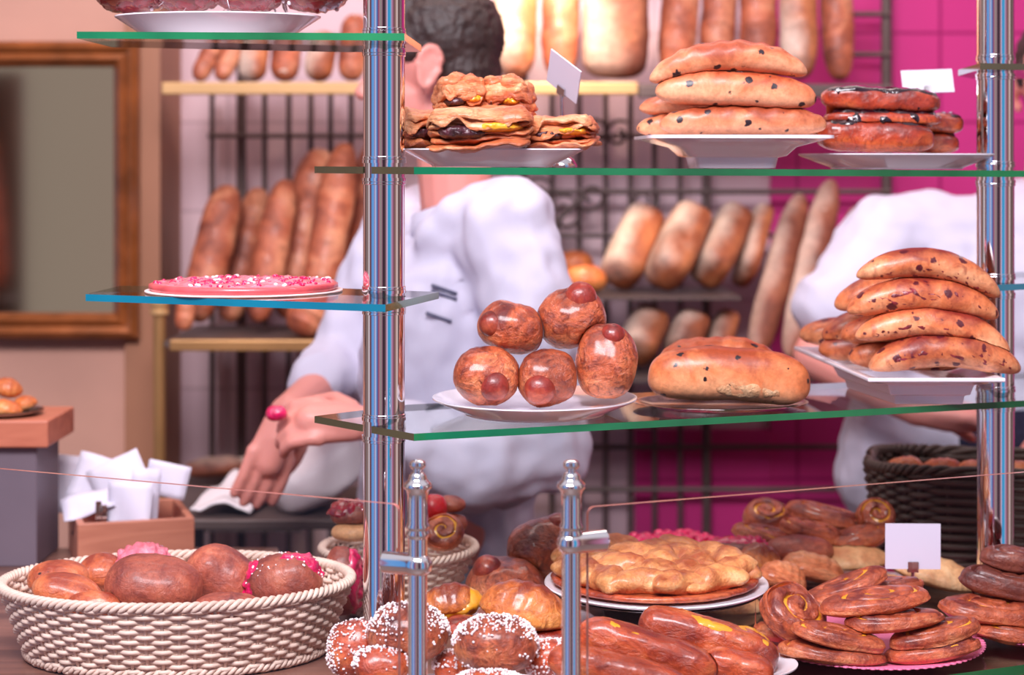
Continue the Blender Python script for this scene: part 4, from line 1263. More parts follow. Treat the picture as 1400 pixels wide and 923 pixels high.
# ================================================================== middle of the counter
GT = 'topknot brioches behind the sugar buns'
plate('brioche_plate', 715, 850, 2.44, dish_prof(.07, .099, .014), 'white plate under the topknot brioches in the middle of the counter', z=ZCOUNTER + .0004)
tete(690, 806, 110, 88, 2.44, (-.55, -.3, .85), 'brioche lying with its topknot up, behind the apricot pastry', GT, 101, kr=.19, rot=(0, 0, 0))
tete(742, 752, 100, 88, 2.50, (.8, -.1, .55), 'smooth brioche piled highest behind the right finial post', GT, 102, kr=.2, rot=(0, -24, 0))
tete(742, 812, 80, 64, 2.53, (.6, -.6, .5), 'brioche underneath the piled one next to the cake stand', GT, 103, kr=.2)
# front pile support
plate('front_platter', 645, 925, 2.09, dish_prof(.09, .155, .020), 'white platter under the sugar buns at the bottom edge', z=ZCOUNTER + .0004, sx=.80, sy=.50, e=.9)
GU = 'sugar buns at the front'
o, lf = lump('sugar_bun', 558, 868, 112, 84, 2.10, 'glossy sugar bun behind the left finial post', 'bun', GU, 111, mat='brioche', D=84, rot=(0, .25, 0), amp=.03); sugar(o, lf, 210, 1)
o, lf = lump('sugar_bun', 486, 890, 74, 90, 2.12, 'knobbly sugar bun beside the big basket at the bottom edge', 'bun', GU, 112, mat='eclair', D=70, amp=.08); sugar(o, lf, 220, 2, mask=lambda t, a, b: .55 + .5 * N(b / .03, 2, 1))
o, lf = lump('sugar_bun', 522, 912, 76, 56, 2.07, 'sugar bun cut off by the bottom edge left of the finial post', 'bun', GU, 113, mat='eclair', D=56, amp=.06); sugar(o, lf, 120, 3)
o, lf = lump('sugar_bun', 677, 884, 116, 84, 2.065, 'round sugar bun between the two finial posts', 'bun', GU, 114, mat='brioche', D=88, amp=.03); sugar(o, lf, 230, 4, mask=lambda t, a, b: sm(.45, .85, math.sin(a)) * .9 + .12 * (N(b / .03, 2, 1) > .25))
o, lf = lump('sugar_bun', 752, 902, 72, 56, 2.09, 'sugar crusted bun partly behind the right finial post', 'bun', GU, 115, mat='eclair', D=60, amp=.07); sugar(o, lf, 220, 5, mask=lambda t, a, b: .6 + .5 * N(b / .03, 2, 3))
o, lf = lump('sugar_bun', 668, 931, 90, 26, 2.02, 'lowest sugar bun cut off by the bottom edge between the posts', 'bun', GU, 116, mat='eclair', D=50, amp=.05); sugar(o, lf, 120, 6)
o, lf = turnover(614, 828, 84, 60, 2.23, -8, 'apricot pastry oozing yellow cream behind the left finial post', 121, yaw=10)
mesh('custard_filling', lf.skin(lambda t, a, b: sm(.1, .8, t) + sm(.2, -.6, math.sin(a)) - .7 + .5 * N(b / .04, 1.5, 3), .006, .004, 90), M['ochre'], o)
turnover(716, 838, 128, 86, 2.17, 10, 'golden apple turnover with scored lines left of the right finial post', 122, yaw=-18)
o, lf = lump('sugar_bun', 617, 914, 50, 46, 2.11, 'small sugar bun in the gap right of the left finial post', 'bun', GU, 117, mat='eclair', D=50, amp=.05); sugar(o, lf, 60, 8)
o, lf = lump('sticky_bun', 640, 858, 70, 34, 2.19, 'dark sticky bun tucked under the two turnovers', 'bun', None, 123, mat='plum', D=60)
o, lf = lump('sticky_bun', 752, 876, 70, 34, 2.15, 'dark glazed bun under the golden turnover by the right finial post', 'bun', None, 124, mat='plum', D=50)

# ================================================================== cake stand with the apple tart
cs = P(897, 798, 2.36)
stand = empty('cake_stand', (cs.x, 2.36, ZRISER + .0003))
zh = cs.z - ZRISER
R_ = S(153, 2.36)
mesh('stand_plate', xf(lathe([(.0005, -.003), (R_ * .3, -.003), (R_ - .012, -.0035), (R_ - .002, -.001), (R_, .0015), (R_ - .001, .003), (R_ - .014, .0012), (.0005, .0005)], 80), Matrix.Translation((0, 0, zh))), M['china'], stand)
mesh('steel_underplate', xf(lathe([(.0005, -.009), (R_ * .5, -.0088), (R_ * .94, -.0065), (R_ * .96, -.0045), (.0005, -.0036)], 80), Matrix.Translation((0, 0, zh))), M['steel'], stand)
mesh('stem', lathe([(.05, 0), (.052, .003), (.045, .006), (.016, .010), (.0125, .02), (.0125, zh - .02), (.0135, zh - .0095)], 40), M['chrome'], stand)
tag(stand, 'low chrome and white cake stand carrying the apple tart', 'cake stand')
tart = empty('apple_tart', (cs.x - .002, 2.36, cs.z + .0042))
rt = R_ * .93
v, f = lathe([(.0005, 0), (rt * .9, 0), (rt * .97, .001), (rt, .004), (rt * .985, .0075), (rt * .95, .009), (rt * .91, .007), (.0005, .007)], 96)
v = [p * (1 + .012 * N(p, 60, 2)) for p in v]
mesh('tart_crust', (v, f), M['eclair'], tart)
sl = []
for s in range(4):
    l = Loaf(.086, .046, .040, nu=30, nv=28, p=2.4, q=1.9, flat=.35, amp=.15, amp2=.03, seed=130 + s, bendy=-.02)
    me = mesh('apple_slice', l.vf(), M['apple'], tart); sl.append(me)
ra = random.Random(12)
used = set()
def slice_at(r, a, z, yaw, tip):
    k = ra.randrange(4)
    if k not in used:
        o = sl[k]; used.add(k)
    else:
        o = sl[k].copy(); COL.objects.link(o); o.parent = tart
    o.location = (r * math.cos(a), r * math.sin(a), z)
    o.rotation_euler = (tip, ra.uniform(-.15, .15), yaw)
    o.scale = [ra.uniform(.88, 1.15)] * 3
for i in range(13): a = 2 * PI * i / 13 + .1; slice_at(rt * .76, a, .015 + ra.uniform(-.001, .003), a + PI/2 + ra.uniform(-.5, .5), ra.uniform(-.3, .3))
for i in range(8): a = 2 * PI * i / 8; slice_at(rt * .42, a, .019 + ra.uniform(-.001, .004), a + PI/2 + ra.uniform(-.6, .6), ra.uniform(-.3, .3))
for i in range(3): a = 2 * PI * i / 3 + .6; slice_at(rt * .14, a, .026, a + ra.uniform(-.6, .6), ra.uniform(-.3, .3))
tag(tart, 'apple tart of thick baked apple slices on the cake stand', 'tart')
o, lf = lump('tart_leaf', 0, 0, 30, 20, 2.36, 'x', 'x', None, 5, mat='apple'); bpy.data.objects.remove(o)

# glazed slices with custard in front of the stand
plate('oval_platter', 945, 925, 2.18, dish_prof(.10, .15, .018), 'white oval platter under the glazed custard slices at the bottom edge', z=ZRISER + .0004, sx=.84, sy=.60, yaw=math.radians(-10))
GE = 'glazed custard slices in front of the cake stand'
E = dict(mat='eclair', fill='custard', fname='custard_filling', name='custard_slice', cat='slice')
slab(968, 878, 196, 62, 2.17, 15, 'glazed slice with a bright yellow custard stripe right of the stand stem', GE, 141, W=62, yaw=-8, top=.75, **E)
slab(884, 893, 196, 58, 2.10, 16, 'glazed slice in the middle with a little custard on its top edge', GE, 142, W=56, yaw=-8, top=1.0, **E)
slab(845, 922, 196, 52, 2.045, 12, 'plain glazed slice cut off by the bottom edge beside the right finial post', GE, 143, W=54, yaw=-6, top=1.3, **E)
slab(1010, 912, 96, 40, 2.11, 12, 'dark glazed slice end at the bottom edge beside the pink plate', GE, 144, W=50, yaw=-8, top=1.2, **E)

# plate and pastries behind the stand
plate('round_plate', 885, 846, 2.58, dish_prof(.07, .105, .013), 'white plate half hidden behind and below the cake stand', z=ZRISER + .0004)
lump('pale_roll', 1000, 832, 84, 40, 2.50, 'dim pale roll under the cake stand rim', 'roll', None, 151, mat='pale', D=60)
lump('dark_roll', 842, 826, 90, 40, 2.55, 'dark roll in the shade behind the cake stand stem', 'roll', None, 152, mat='choc', D=60)

# pink tart behind the apple tart
st2 = P(918, 754, 2.80)
plate('tart_plate', 918, 760, 2.80, dish_prof(.058, .088, .010, fl=.0095), 'white plate behind the apple tart holding the rosy tart', z=ZRISER + .0004)
t2 = empty('pink_tart', (st2.x, 2.80, ZRISER + .0118))
v, f = lathe([(.0005, 0), (.070, 0), (.076, .006), (.075, .015), (.068, .019), (.0005, .019)], 64)
mesh('tart_base', (v, f), M['pinkpale'], t2)
mm = MB(); rr = random.Random(9)
for i in range(90):
    a, r = rr.uniform(0, 2 * PI), .07 * math.sqrt(rr.random())
    k = rr.uniform(.004, .009)
    mm.add(ball((r * math.cos(a), r * math.sin(a), .021 + .006 * (1 - r / .07)), (k * 1.3, k, k * .8), 8, 6, (0, rr.uniform(-.5, .5), rr.uniform(0, 3))))
q = mesh('praline_icing', mm.get(), M['pink'], t2); q['kind'] = 'stuff'
tag(t2, 'pink praline tart heaped with hot pink lumps behind the apple tart', 'tart')

lump('iced_cake', 1010, 756, 92, 40, 2.62, 'brown cake slice with a red icing streak between rosy tart and turnovers', 'cake', None, 161, mat='choc', D=60, rot=R(0, -12, 0), icing='pink', imask=lambda t, a, b: sm(.75, .97, math.sin(a)) - .3)
lump('brown_roll', 1092, 752, 96, 40, 2.62, 'brown roll behind the turnovers and below the far swirl buns', 'roll', None, 162, mat='brown', D=60)
GP2 = 'turnovers in the middle of the right counter'
turnover(1038, 775, 74, 62, 2.545, 18, 'scored glossy turnover leaning against the apple tart', 171, yaw=30, group=GP2)
turnover(1068, 796, 78, 58, 2.49, 20, 'golden turnover below the scored one beside the apple tart', 172, yaw=25, mat='puff', group=GP2)
turnover(1110, 782, 92, 54, 2.56, 12, 'light golden turnover behind the front pile of swirl buns', 173, yaw=8, mat='puff', group=GP2)
turnover(1162, 768, 112, 44, 2.64, -3, 'palest turnover at the back with a floury look', 174, yaw=0, mat='pale', group=GP2)
turnover(1275, 788, 120, 56, 2.57, 14, 'pale turnover behind the price card and its stem', 175, yaw=-12, mat='pale', group=GP2)
turnover(1212, 803, 70, 36, 2.53, 4, 'small pale turnover end under the price card', 176, yaw=0, mat='pale', group=GP2)

# ---- far pile of swirl buns
GF = 'far swirl buns in front of the dark basket'
plate('far_plate', 1108, 775, 2.70, dish_prof(.065, .098, .016), 'white plate under the far pile of swirl buns', z=ZRISER + .0004)
snail(1056, 737, 110, 42, 2.69, 14, 16, 'far swirl bun at the left end of its pile', GF, 181, thick=1.3)
snail(1048, 708, 62, 36, 2.75, 0, 30, 'small far swirl bun with yellow middle behind the left one', GF, 182)
snail(1108, 726, 88, 34, 2.66, 14, 16, 'far swirl bun in the front middle of its pile', GF, 183, thick=1.3)
snail(1130, 706, 118, 36, 2.71, 12, 12, 'long far swirl bun on top of its pile', GF, 184, thick=1.3)
snail(1172, 738, 92, 44, 2.66, -14, 14, 'far swirl bun at the front right of its pile', GF, 185, thick=1.4)
snail(1197, 706, 52, 40, 2.70, 0, 62, 'far swirl bun standing on edge at the right of its pile', GF, 186, turns=2)

# ---- pink plate pile at the front right
def doily_plate(px, py, d, r, label):
    p = P(px, py, d)
    root = empty('pink_plate', (p.x, d, ZRISER + .0004))
    v, f = lathe([(.0005, .002), (r * .62, .002), (r * .64, 0), (r * .68, 0), (r * .70, .003), (r, .011), (r + .001, .012), (r, .013), (r * .72, .006), (.0005, .005)], 96)
    mesh('plate_body', (v, f), M['doily'], root)
    m = MB()
    n = 84
    for i in range(n):
        a = 2 * PI * i / n
        m.add(ball((math.cos(a) * r, math.sin(a) * r, .0122), (.0042, .0042, .0016), 8, 6))
    mesh('beaded_rim', m.get(), M['doily'], root)
    return tag(root, label, 'plate')
doily_plate(1186, 885, 2.30, .141, 'pink plate with beaded rim under the front pile of swirl buns')
GN = 'swirl buns on the front pink plate'
snail(1138, 893, 142, 38, 2.20, 6, 9, 'lowest swirl bun at the front left of the pink plate', GN, 191)
snail(1274, 889, 130, 38, 2.21, -9, 9, 'lowest swirl bun at the front right of the pink plate', GN, 192)
snail(1078, 866, 96, 38, 2.285, 8, 9, 'low swirl bun at the back left of the pink plate', GN, 193)
snail(1146, 871, 130, 42, 2.20, 11, 12, 'swirl bun in the second layer at the front left', GN, 194)
snail(1278, 866, 128, 40, 2.215, -11, 12, 'swirl bun in the second layer at the right with custard showing', GN, 195, yaw=10)
snail(1084, 838, 92, 46, 2.255, 30, 34, 'swirl bun tipped up at the left showing yellow custard', GN, 196)
snail(1222, 848, 140, 42, 2.222, -5, 9, 'swirl bun in the third layer in the middle', GN, 197)
snail(1196, 822, 150, 46, 2.24, -8, 13, 'broad swirl bun on top in front with custard on its edge', GN, 198, thick=1.15)
snail(1150, 806, 134, 44, 2.325, -22, 9, 'swirl bun on top at the back left, tilted up to the right', GN, 199, thick=1.1)
snail(1218, 802, 90, 36, 2.36, -4, 9, 'swirl bun on top at the back beside the card stem', GN, 200)
pc = P(1248, 845, 2.435); pc.z = ZRISER + .0004
price_card(pc, P(0, 778, 2.435).z, S(75, 2.435), S(62, 2.435), 0, math.radians(-2), 'upright blank white price card among the swirl buns', base_r=.012)

# ---- plate at the right edge
doily_plate(1420, 860, 2.36, .098, 'pink plate at the right edge under the raisin and cocoa swirls')
GX = 'raisin and cocoa swirls at the right edge'
snail(1396, 866, 132, 38, 2.30, 6, 14, 'lowest raisin swirl at the right edge plate', GX, 211)
snail(1358, 836, 150, 46, 2.32, 6, 14, 'middle raisin swirl at the right edge with black raisins', GX, 212, thick=1.25)
snail(1384, 800, 146, 56, 2.35, 10, 14, 'dark cocoa swirl sprinkled with chips at the right edge', GX, 213, thick=1.5, mat='choc', fill='filling')
snail(1392, 766, 104, 42, 2.37, 6, 14, 'topmost cocoa swirl at the right edge in front of the chrome tube', GX, 214, thick=1.3, mat='choc', fill='filling')

# croissants in the dark basket
GC = 'croissants in the dark basket'
for i, (px, py, d, w, yaw, lab) in enumerate(((1238, 640, 2.80, 66, 12, 'leftmost croissant showing above the dark basket rim'), (1290, 641, 2.78, 62, -10, 'second croissant showing above the dark basket rim'),
                                   (1332, 644, 2.77, 60, 8, 'croissant half hidden behind the right chrome tube'), (1392, 646, 2.76, 66, -14, 'croissant right of the chrome tube in the dark basket'))):
    ridge = lambda t, a, b: .06 * abs(math.sin(t * 9))
    lf = Loaf(S(w, d), S(36, d), S(40, d), nu=40, nv=26, p=2, q=1.5, bendy=.02, amp=.05, seed=220 + i, ridge=ridge)
    put('croissant', lf, 'croissant', P(px, py + 4, d), R(0, 0, yaw), lab, 'croissant', GC)
# hidden layer that fills the basket so that the croissants rest on something
lf = Loaf(.30, .14, .09, nu=40, nv=30, p=4, q=3, e=.6, amp=.06)
o = put('napkin', lf, 'paper', (db.x, db.y, ZRISER + .062), R(0, 0, -14), 'white napkin lining the dark basket under the croissants', 'napkin')

# pastries on the pedestal
pp = Vector((P(6, 0, 2.88).x, 2.88, pd.location.z + P(0, 577, 2.80).z - ZCOUNTER))
o = mesh('steel_dish', lathe([(.0005, .003), (.04, .002), (.044, 0), (.05, .002), (.060, .007), (.061, .008), (.05, .005), (.0005, .005)], 56), M['steel'], loc=pp + Vector((0, 0, .0004)))
tag(o, 'small round steel dish on top of the grey pedestal', 'dish')
for i, (px, py, w, h, d, lab) in enumerate(((8, 560, 46, 26, 2.86, 'orange croissant lying lowest on the pedestal dish'), (34, 553, 34, 24, 2.89, 'small croissant at the right side of the pedestal dish'), (10, 532, 42, 30, 2.89, 'croissant on top of the pedestal dish'))):
    lf = Loaf(S(w, d), S(h * 1.2, d), S(h, d), nu=36, nv=24, p=2, q=1.6, amp=.07, seed=240 + i, ridge=lambda t, a, b: .06 * abs(math.sin(t * 8)))
    put('croissant', lf, 'croissant', P(px, py, d), R(0, (-1) ** i * 12, 10), lab, 'croissant', 'croissants on the pedestal dish')
# ================================================================== breads on the rack
def stick(p0, p1, w, d0, d1, label, group, seed, mat='baguette', name='baguette', scores=5, D=None, p=4., cat='bread', e=1.):
    """long bread between two picture points"""
    a, b = P(*p0, d0), P(*p1, d1)
    L = (b - a).length
    W = S(w, d0)
    def ridge(t, an, q):
        return .10 * max(0, math.sin(t * scores * PI + 1.3 * math.cos(an) * 2)) ** 3 * sm(.1, .8, -math.cos(an)) if scores else 0
    lf = Loaf(L, S(D, d0) if D else W * .85, W, nu=50, nv=26, p=p, q=2.2, e=e, flat=.05, amp=.035, seed=seed, ridge=ridge)
    o = mesh(name, lf.vf(), M[mat], loc=(a + b) / 2)
    if scores:
        vf = lf.skin(lambda t, an, q: math.sin(t * scores * PI + 1.3 * math.cos(an) * 2 + seed) - .62 - .5 * abs(math.sin(an)) + .5 * N(q / W, 1.2, seed) - (1 if math.cos(an) > 0 else 0), .0012, .001, 90, seed)
        if vf[1]: mesh('floury_slash', vf, M['slash'], o)
    o.rotation_mode = 'QUATERNION'
    x = (b - a).normalized(); y = Vector((0, 1, 0)); y = (y - x * x.dot(y)).normalized(); z = x.cross(y)
    o.rotation_quaternion = Matrix((x, y, z)).transposed().to_quaternion()
    return tag(o, label, cat, group)

G1 = 'long breads leaning on the lower brass rail'
for i, (p0, p1, w, d0, d1, lab) in enumerate((
    ((268, 440), (314, 254), 56, 3.74, 3.86, 'leftmost long bread leaning on the lower brass rail'),
    ((312, 440), (356, 258), 50, 3.84, 3.95, 'second long bread from the left, partly hidden, on the lower rail'),
    ((352, 440), (392, 246), 48, 3.72, 3.84, 'narrow long bread just left of the big leaning one'),
    ((392, 436), (440, 204), 66, 3.83, 3.94, 'biggest leaning long bread in the middle of the lower rail'),
    ((430, 436), (474, 196), 54, 3.72, 3.84, 'tall long bread beside the white coat, second from the chrome tube'),
    ((480, 436), (516, 190), 54, 3.84, 3.95, 'long bread closest to the thick chrome tube on the lower rail'),
    ((408, 458), (448, 384), 58, 3.64, 3.66, 'stubby fat bread low on the lower brass rail'),
    ((250, 452), (262, 380), 28, 3.63, 3.65, 'short bread end at the far left of the lower rail'))):
    stick(p0, p1, w, d0, d1, lab, G1, 300 + i)

G2 = 'loaves on the upper brass shelf'
for i, (p0, p1, w, d, lab, mat, sc) in enumerate((
    ((270, 110), (298, 52), 28, 3.80, 'first small loaf at the left of the upper shelf', 'baguette', 2),
    ((301, 110), (326, 50), 28, 3.80, 'second small loaf at the left of the upper shelf', 'baguette', 2),
    ((344, 110), (352, 48), 40, 3.80, 'pale round loaf on the upper shelf left of the thick chrome tube', 'tin', 2),
    ((388, 110), (396, 40), 42, 3.84, 'round loaf in the middle of the upper shelf left part', 'baguette', 2),
    ((434, 110), (444, 44), 42, 3.78, 'floury loaf on the upper shelf near the thick chrome tube', 'tin', 2),
    ((480, 110), (486, 20), 40, 3.80, 'loaf half behind the thick chrome tube on the upper shelf', 'baguette', 2),
    ((566, 108), (570, -30), 56, 3.82, 'tall loaf behind the dark haired head on the upper shelf', 'baguette', 3),
    ((636, 108), (640, -40), 60, 3.80, 'tall loaf just right of the dark haired head', 'baguette', 3),
    ((704, 108), (706, -60), 62, 3.78, 'brightly lit tall loaf left of the white tilted card', 'tin', 3),
    ((766, 108), (768, -60), 54, 3.80, 'brightly lit tall loaf right of the white tilted card', 'baguette', 3),
    ((922, 108), (936, -60), 54, 3.78, 'long bread just right of the big brown loaf', 'baguette', 5),
    ((978, 108), (988, -70), 50, 3.80, 'second long bread right of the big brown loaf', 'baguette', 5),
    ((1036, 108), (1038, -70), 52, 3.78, 'third long bread right of the big brown loaf', 'baguette', 5),
    ((1094, 108), (1090, -70), 54, 3.76, 'long bread with a bold pale slash on the upper shelf', 'tin', 4),
    ((1149, 110), (1140, -70), 46, 3.80, 'rightmost long bread on the upper shelf against magenta tiles', 'baguette', 5))):
    stick(p0, p1, w, d, d + .04, lab, G2, 320 + i, mat=mat, scores=sc)
stick((842, 108), (844, -50), 92, 3.78, 3.78, 'big square brown loaf standing on the upper shelf', None, 340, mat='rustic', name='tin_loaf', scores=0, p=8, e=.5)

G3 = 'tin loaves on the rack'
for i, (p0, p1, w, d0, d1, lab) in enumerate((
    ((846, 382), (884, 292), 60, 3.76, 3.88, 'leftmost floury tin loaf in the upper row of the rack'),
    ((906, 382), (948, 290), 60, 3.72, 3.86, 'widest floury tin loaf in the upper row of the rack'),
    ((968, 378), (1006, 292), 52, 3.76, 3.90, 'third tin loaf in the upper row of the rack'),
    ((1016, 384), (1042, 288), 32, 3.82, 3.92, 'dark tin loaf end in the upper row beside the flat long breads'),
    ((866, 486), (892, 430), 56, 3.70, 3.76, 'floury tin loaf in the lower row behind the tall brioche'),
    ((928, 486), (950, 430), 48, 3.72, 3.76, 'narrow tin loaf in the lower row above the currant loaves'),
    ((978, 486), (994, 430), 34, 3.74, 3.78, 'dark tin loaf end in the lower row beside the flat long breads'))):
    stick(p0, p1, w, d0, d1, lab, G3, 350 + i, mat='tin', name='tin_loaf', scores=0, p=7, e=.6, D=74)
G4 = 'flat floured long breads on the rack'
for i, (p0, p1, w, d0, d1, lab) in enumerate((
    ((1032, 490), (1096, 266), 44, 3.72, 3.92, 'left flat floured long bread leaning on the rack'),
    ((1080, 490), (1138, 246), 44, 3.66, 3.86, 'tallest flat floured long bread leaning on the rack'),
    ((1134, 490), (1172, 284), 38, 3.74, 3.93, 'floured long bread half behind the white sleeve'))):
    stick(p0, p1, w, d0, d1, lab, G4, 360 + i, mat='rustic', name='floured_bread', scores=4, D=36)
G5 = 'small round breads on the rack'
for i, (cx, cy, r, d, lab) in enumerate(((800, 384, 30, 3.74, 'small round bread left of the tin loaves'), (786, 362, 26, 3.9, 'small round bread hard against the white coat shoulder'), (800, 478, 36, 3.80, 'round bread on the lower rack behind the brioches'))):
    lf = Loaf(S(r * 2, d), S(r * 1.6, d), S(r * 1.5, d), nu=28, nv=26, p=2.2, seed=370 + i)
    put('round_bread', lf, 'croissant', P(cx, cy, d), (0, 0, 0), lab, 'bread', G5)
# brown breads low on the rack by the work table
for i, (cx, cy, w, h, d, lab) in enumerate(((292, 640, 80, 32, 3.74, 'brown bread lying low on the rack left of the hands of the baker'), (330, 640, 60, 30, 3.82, 'brown bread low on the rack behind the hands of the baker'), (266, 689, 66, 22, 3.74, 'lowest brown bread on the rack behind the wooden card box'))):
    lf = Loaf(S(w, d), S(h * 1.3, d), S(h, d), nu=36, nv=26, p=2.6, seed=380 + i)
    put('brown_bread', lf, 'rustic', P(cx, cy, d), R(0, -6, 0), lab, 'bread', 'brown breads low on the rack')
zz = P(0, 658, 3.78).z
mesh('bottom_shelf', box(P(236, 0, 3.78).x, 3.66 - DB, zz - .010, P(420, 0, 3.78).x, 3.96 - DB, zz - .002), M['iron'], rk, smooth=False)
zz = P(0, 710, 3.74).z
mesh('bottom_shelf', box(P(236, 0, 3.78).x, 3.66 - DB, zz - .010, P(420, 0, 3.78).x, 3.96 - DB, zz - .002), M['iron'], rk, smooth=False)

# a dark rack of breads that shows only in the mirror
mr = empty('bread_trolley', (-1.50, 2.9, 0))
mesh('back_panel', box(-.22, -.03, .02, .20, -.01, 1.75), M['wicker_dark'], mr, smooth=False)
for z in (.7, 1.15): mesh('shelf_board', box(-.22, -.009, z, .20, .16, z + .015), M['iron'], mr, smooth=False)
for x in (-.21, .19): mesh('leg', box(x - .012, -.009, 0, x + .012, .012, 1.75), M['iron'], mr, smooth=False)
tag(mr, 'dark bread trolley seen only as a reflection in the gilt mirror', 'trolley')
for i, x in enumerate((-1.36, -1.46, -1.56)):
    lf = Loaf(.42, .08, .08, nu=40, nv=24, p=4, seed=390 + i)
    o = put('baguette', lf, 'baguette', (x, 2.995, 1.385), R(0, 84, 0), ('bread nearest the glass edge', 'middle bread', 'farther bread')[i] + ' on the trolley reflected in the mirror', 'bread', 'breads on the reflected trolley')

# ================================================================== people
def head_parts(F_):
    """head, facing +x before the transform F_"""
    E = [ball((0, 0, .03), (.100, .078, .094), 24, 16), ball((.035, 0, -.045), (.064, .060, .078), 20, 14), ball((.070, 0, -.100), (.028, .030, .024), 14, 10),
         capsule((.094, 0, .004), (.117, 0, -.036), .008, .0135), ball((.112, .010, -.040), .0085, 10, 8), ball((.112, -.010, -.040), .0085, 10, 8),
         ball((.086, .026, .022), (.014, .026, .010), 12, 8), ball((.086, -.026, .022), (.014, .026, .010), 12, 8),
         ball((.096, 0, -.066), (.010, .024, .006), 12, 8), ball((.094, 0, -.078), (.010, .021, .007), 12, 8),
         ball((.070, .040, -.028), (.026, .020, .020), 12, 8), ball((.070, -.040, -.028), (.026, .020, .020), 12, 8),
         capsule((-.022, 0, -.05), (-.032, 0, -.22), .056, .060)]
    for s in (-1, 1):
        EM = mat4((-.008, .084 * s, -.004), (0, -.25, .35 * s))
        ring = [(.019 * math.cos(k * PI / 10) * (1 if math.sin(k * PI / 10) > -.2 else .75), .003 * s, .032 * math.sin(k * PI / 10)) for k in range(20)]
        E += [xf(ball((0, 0, 0), (.019, .006, .031), 14, 10), EM), xf(tube(ring, .0058, 8, closed=True), EM), ball((-.002, .079 * s, -.036), (.010, .008, .012), 10, 8)]
    return [xf(e, F_) for e in E]

def face_parts(F_, body):
    for s in (-1, 1):
        ey = mesh('eye', xf(ball((.0785, .031 * s, .000), .0115, 16, 12), F_), M['eye'], body)
        mesh('iris', xf(ball((.0872, .031 * s, -.001), (.0035, .0054, .0054), 12, 8), F_), M['hair'], ey)
        mesh('eyebrow', xf(tube([(.094 - .012 * abs(k - 1), (.014 + .015 * k) * s, .021 + .004 * (1 - abs(k - 1))) for k in range(4)], [.003, .0045, .0045, .0025], 8), F_), M['hair'], body)

def hair_parts(F_):
    E = [ball((-.020, 0, .048), (.098, .087, .092), 26, 18), ball((-.052, 0, -.010), (.058, .076, .074), 20, 14), ball((.036, 0, .092), (.062, .066, .040), 18, 12)]
    for s in (-1, 1): E.append(ball((.028, .072 * s, .030), (.026, .012, .026), 12, 8))
    return [xf(e, F_) for e in E]

def hand(wrist, palm_dir, palm_nrm, curl, side, r=.0100, spread=.12, L=.075):
    """five fingers on a palm; palm_dir towards the fingers, palm_nrm out of the palm"""
    w = Vector(wrist); d = Vector(palm_dir).normalized(); n = Vector(palm_nrm); n = (n - d * n.dot(d)).normalized(); s = d.cross(n) * side
    out = []
    k0 = w + d * .085
    out += [chain([w, w + d * .045, k0 + s * .0], [.026, .030, .026])]
    for j in (-1, 1): out.append(capsule(w + d * .02 + s * .014 * j, k0 + s * .028 * j - d * .006, .017, .013))
    for j, (off, ln) in enumerate(((-.033, .82), (-.011, .97), (.011, 1.0), (.032, .86))):
        b = k0 + s * off * 1.02
        p = [b - d * .012]; ang = 0
        dd = (d + s * off * spread * 20 * .2).normalized()
        p.append(b)
        for seg, (fl, c) in enumerate(((.46, .55), (.31, .9), (.23, .6))):
            ang += c * curl
            dv = dd * math.cos(ang) + n * math.sin(ang)
            p.append(p[-1] + dv * L * ln * fl)
        out.append(chain(p, [r * 1.15, r * 1.1, r * 1.04, r, r * .9]))
    tb = w + d * .025 - s * .026
    t1 = tb + (d * .6 - s * .7 + n * .35).normalized() * .038
    t2 = t1 + (d * .85 - s * .15 + n * .5).normalized() * .030
    t3 = t2 + (d * .9 + s * .1 + n * .45).normalized() * .022
    out.append(chain([tb, t1, t2, t3], [.016, .012, .0105, .0085]))
    return out

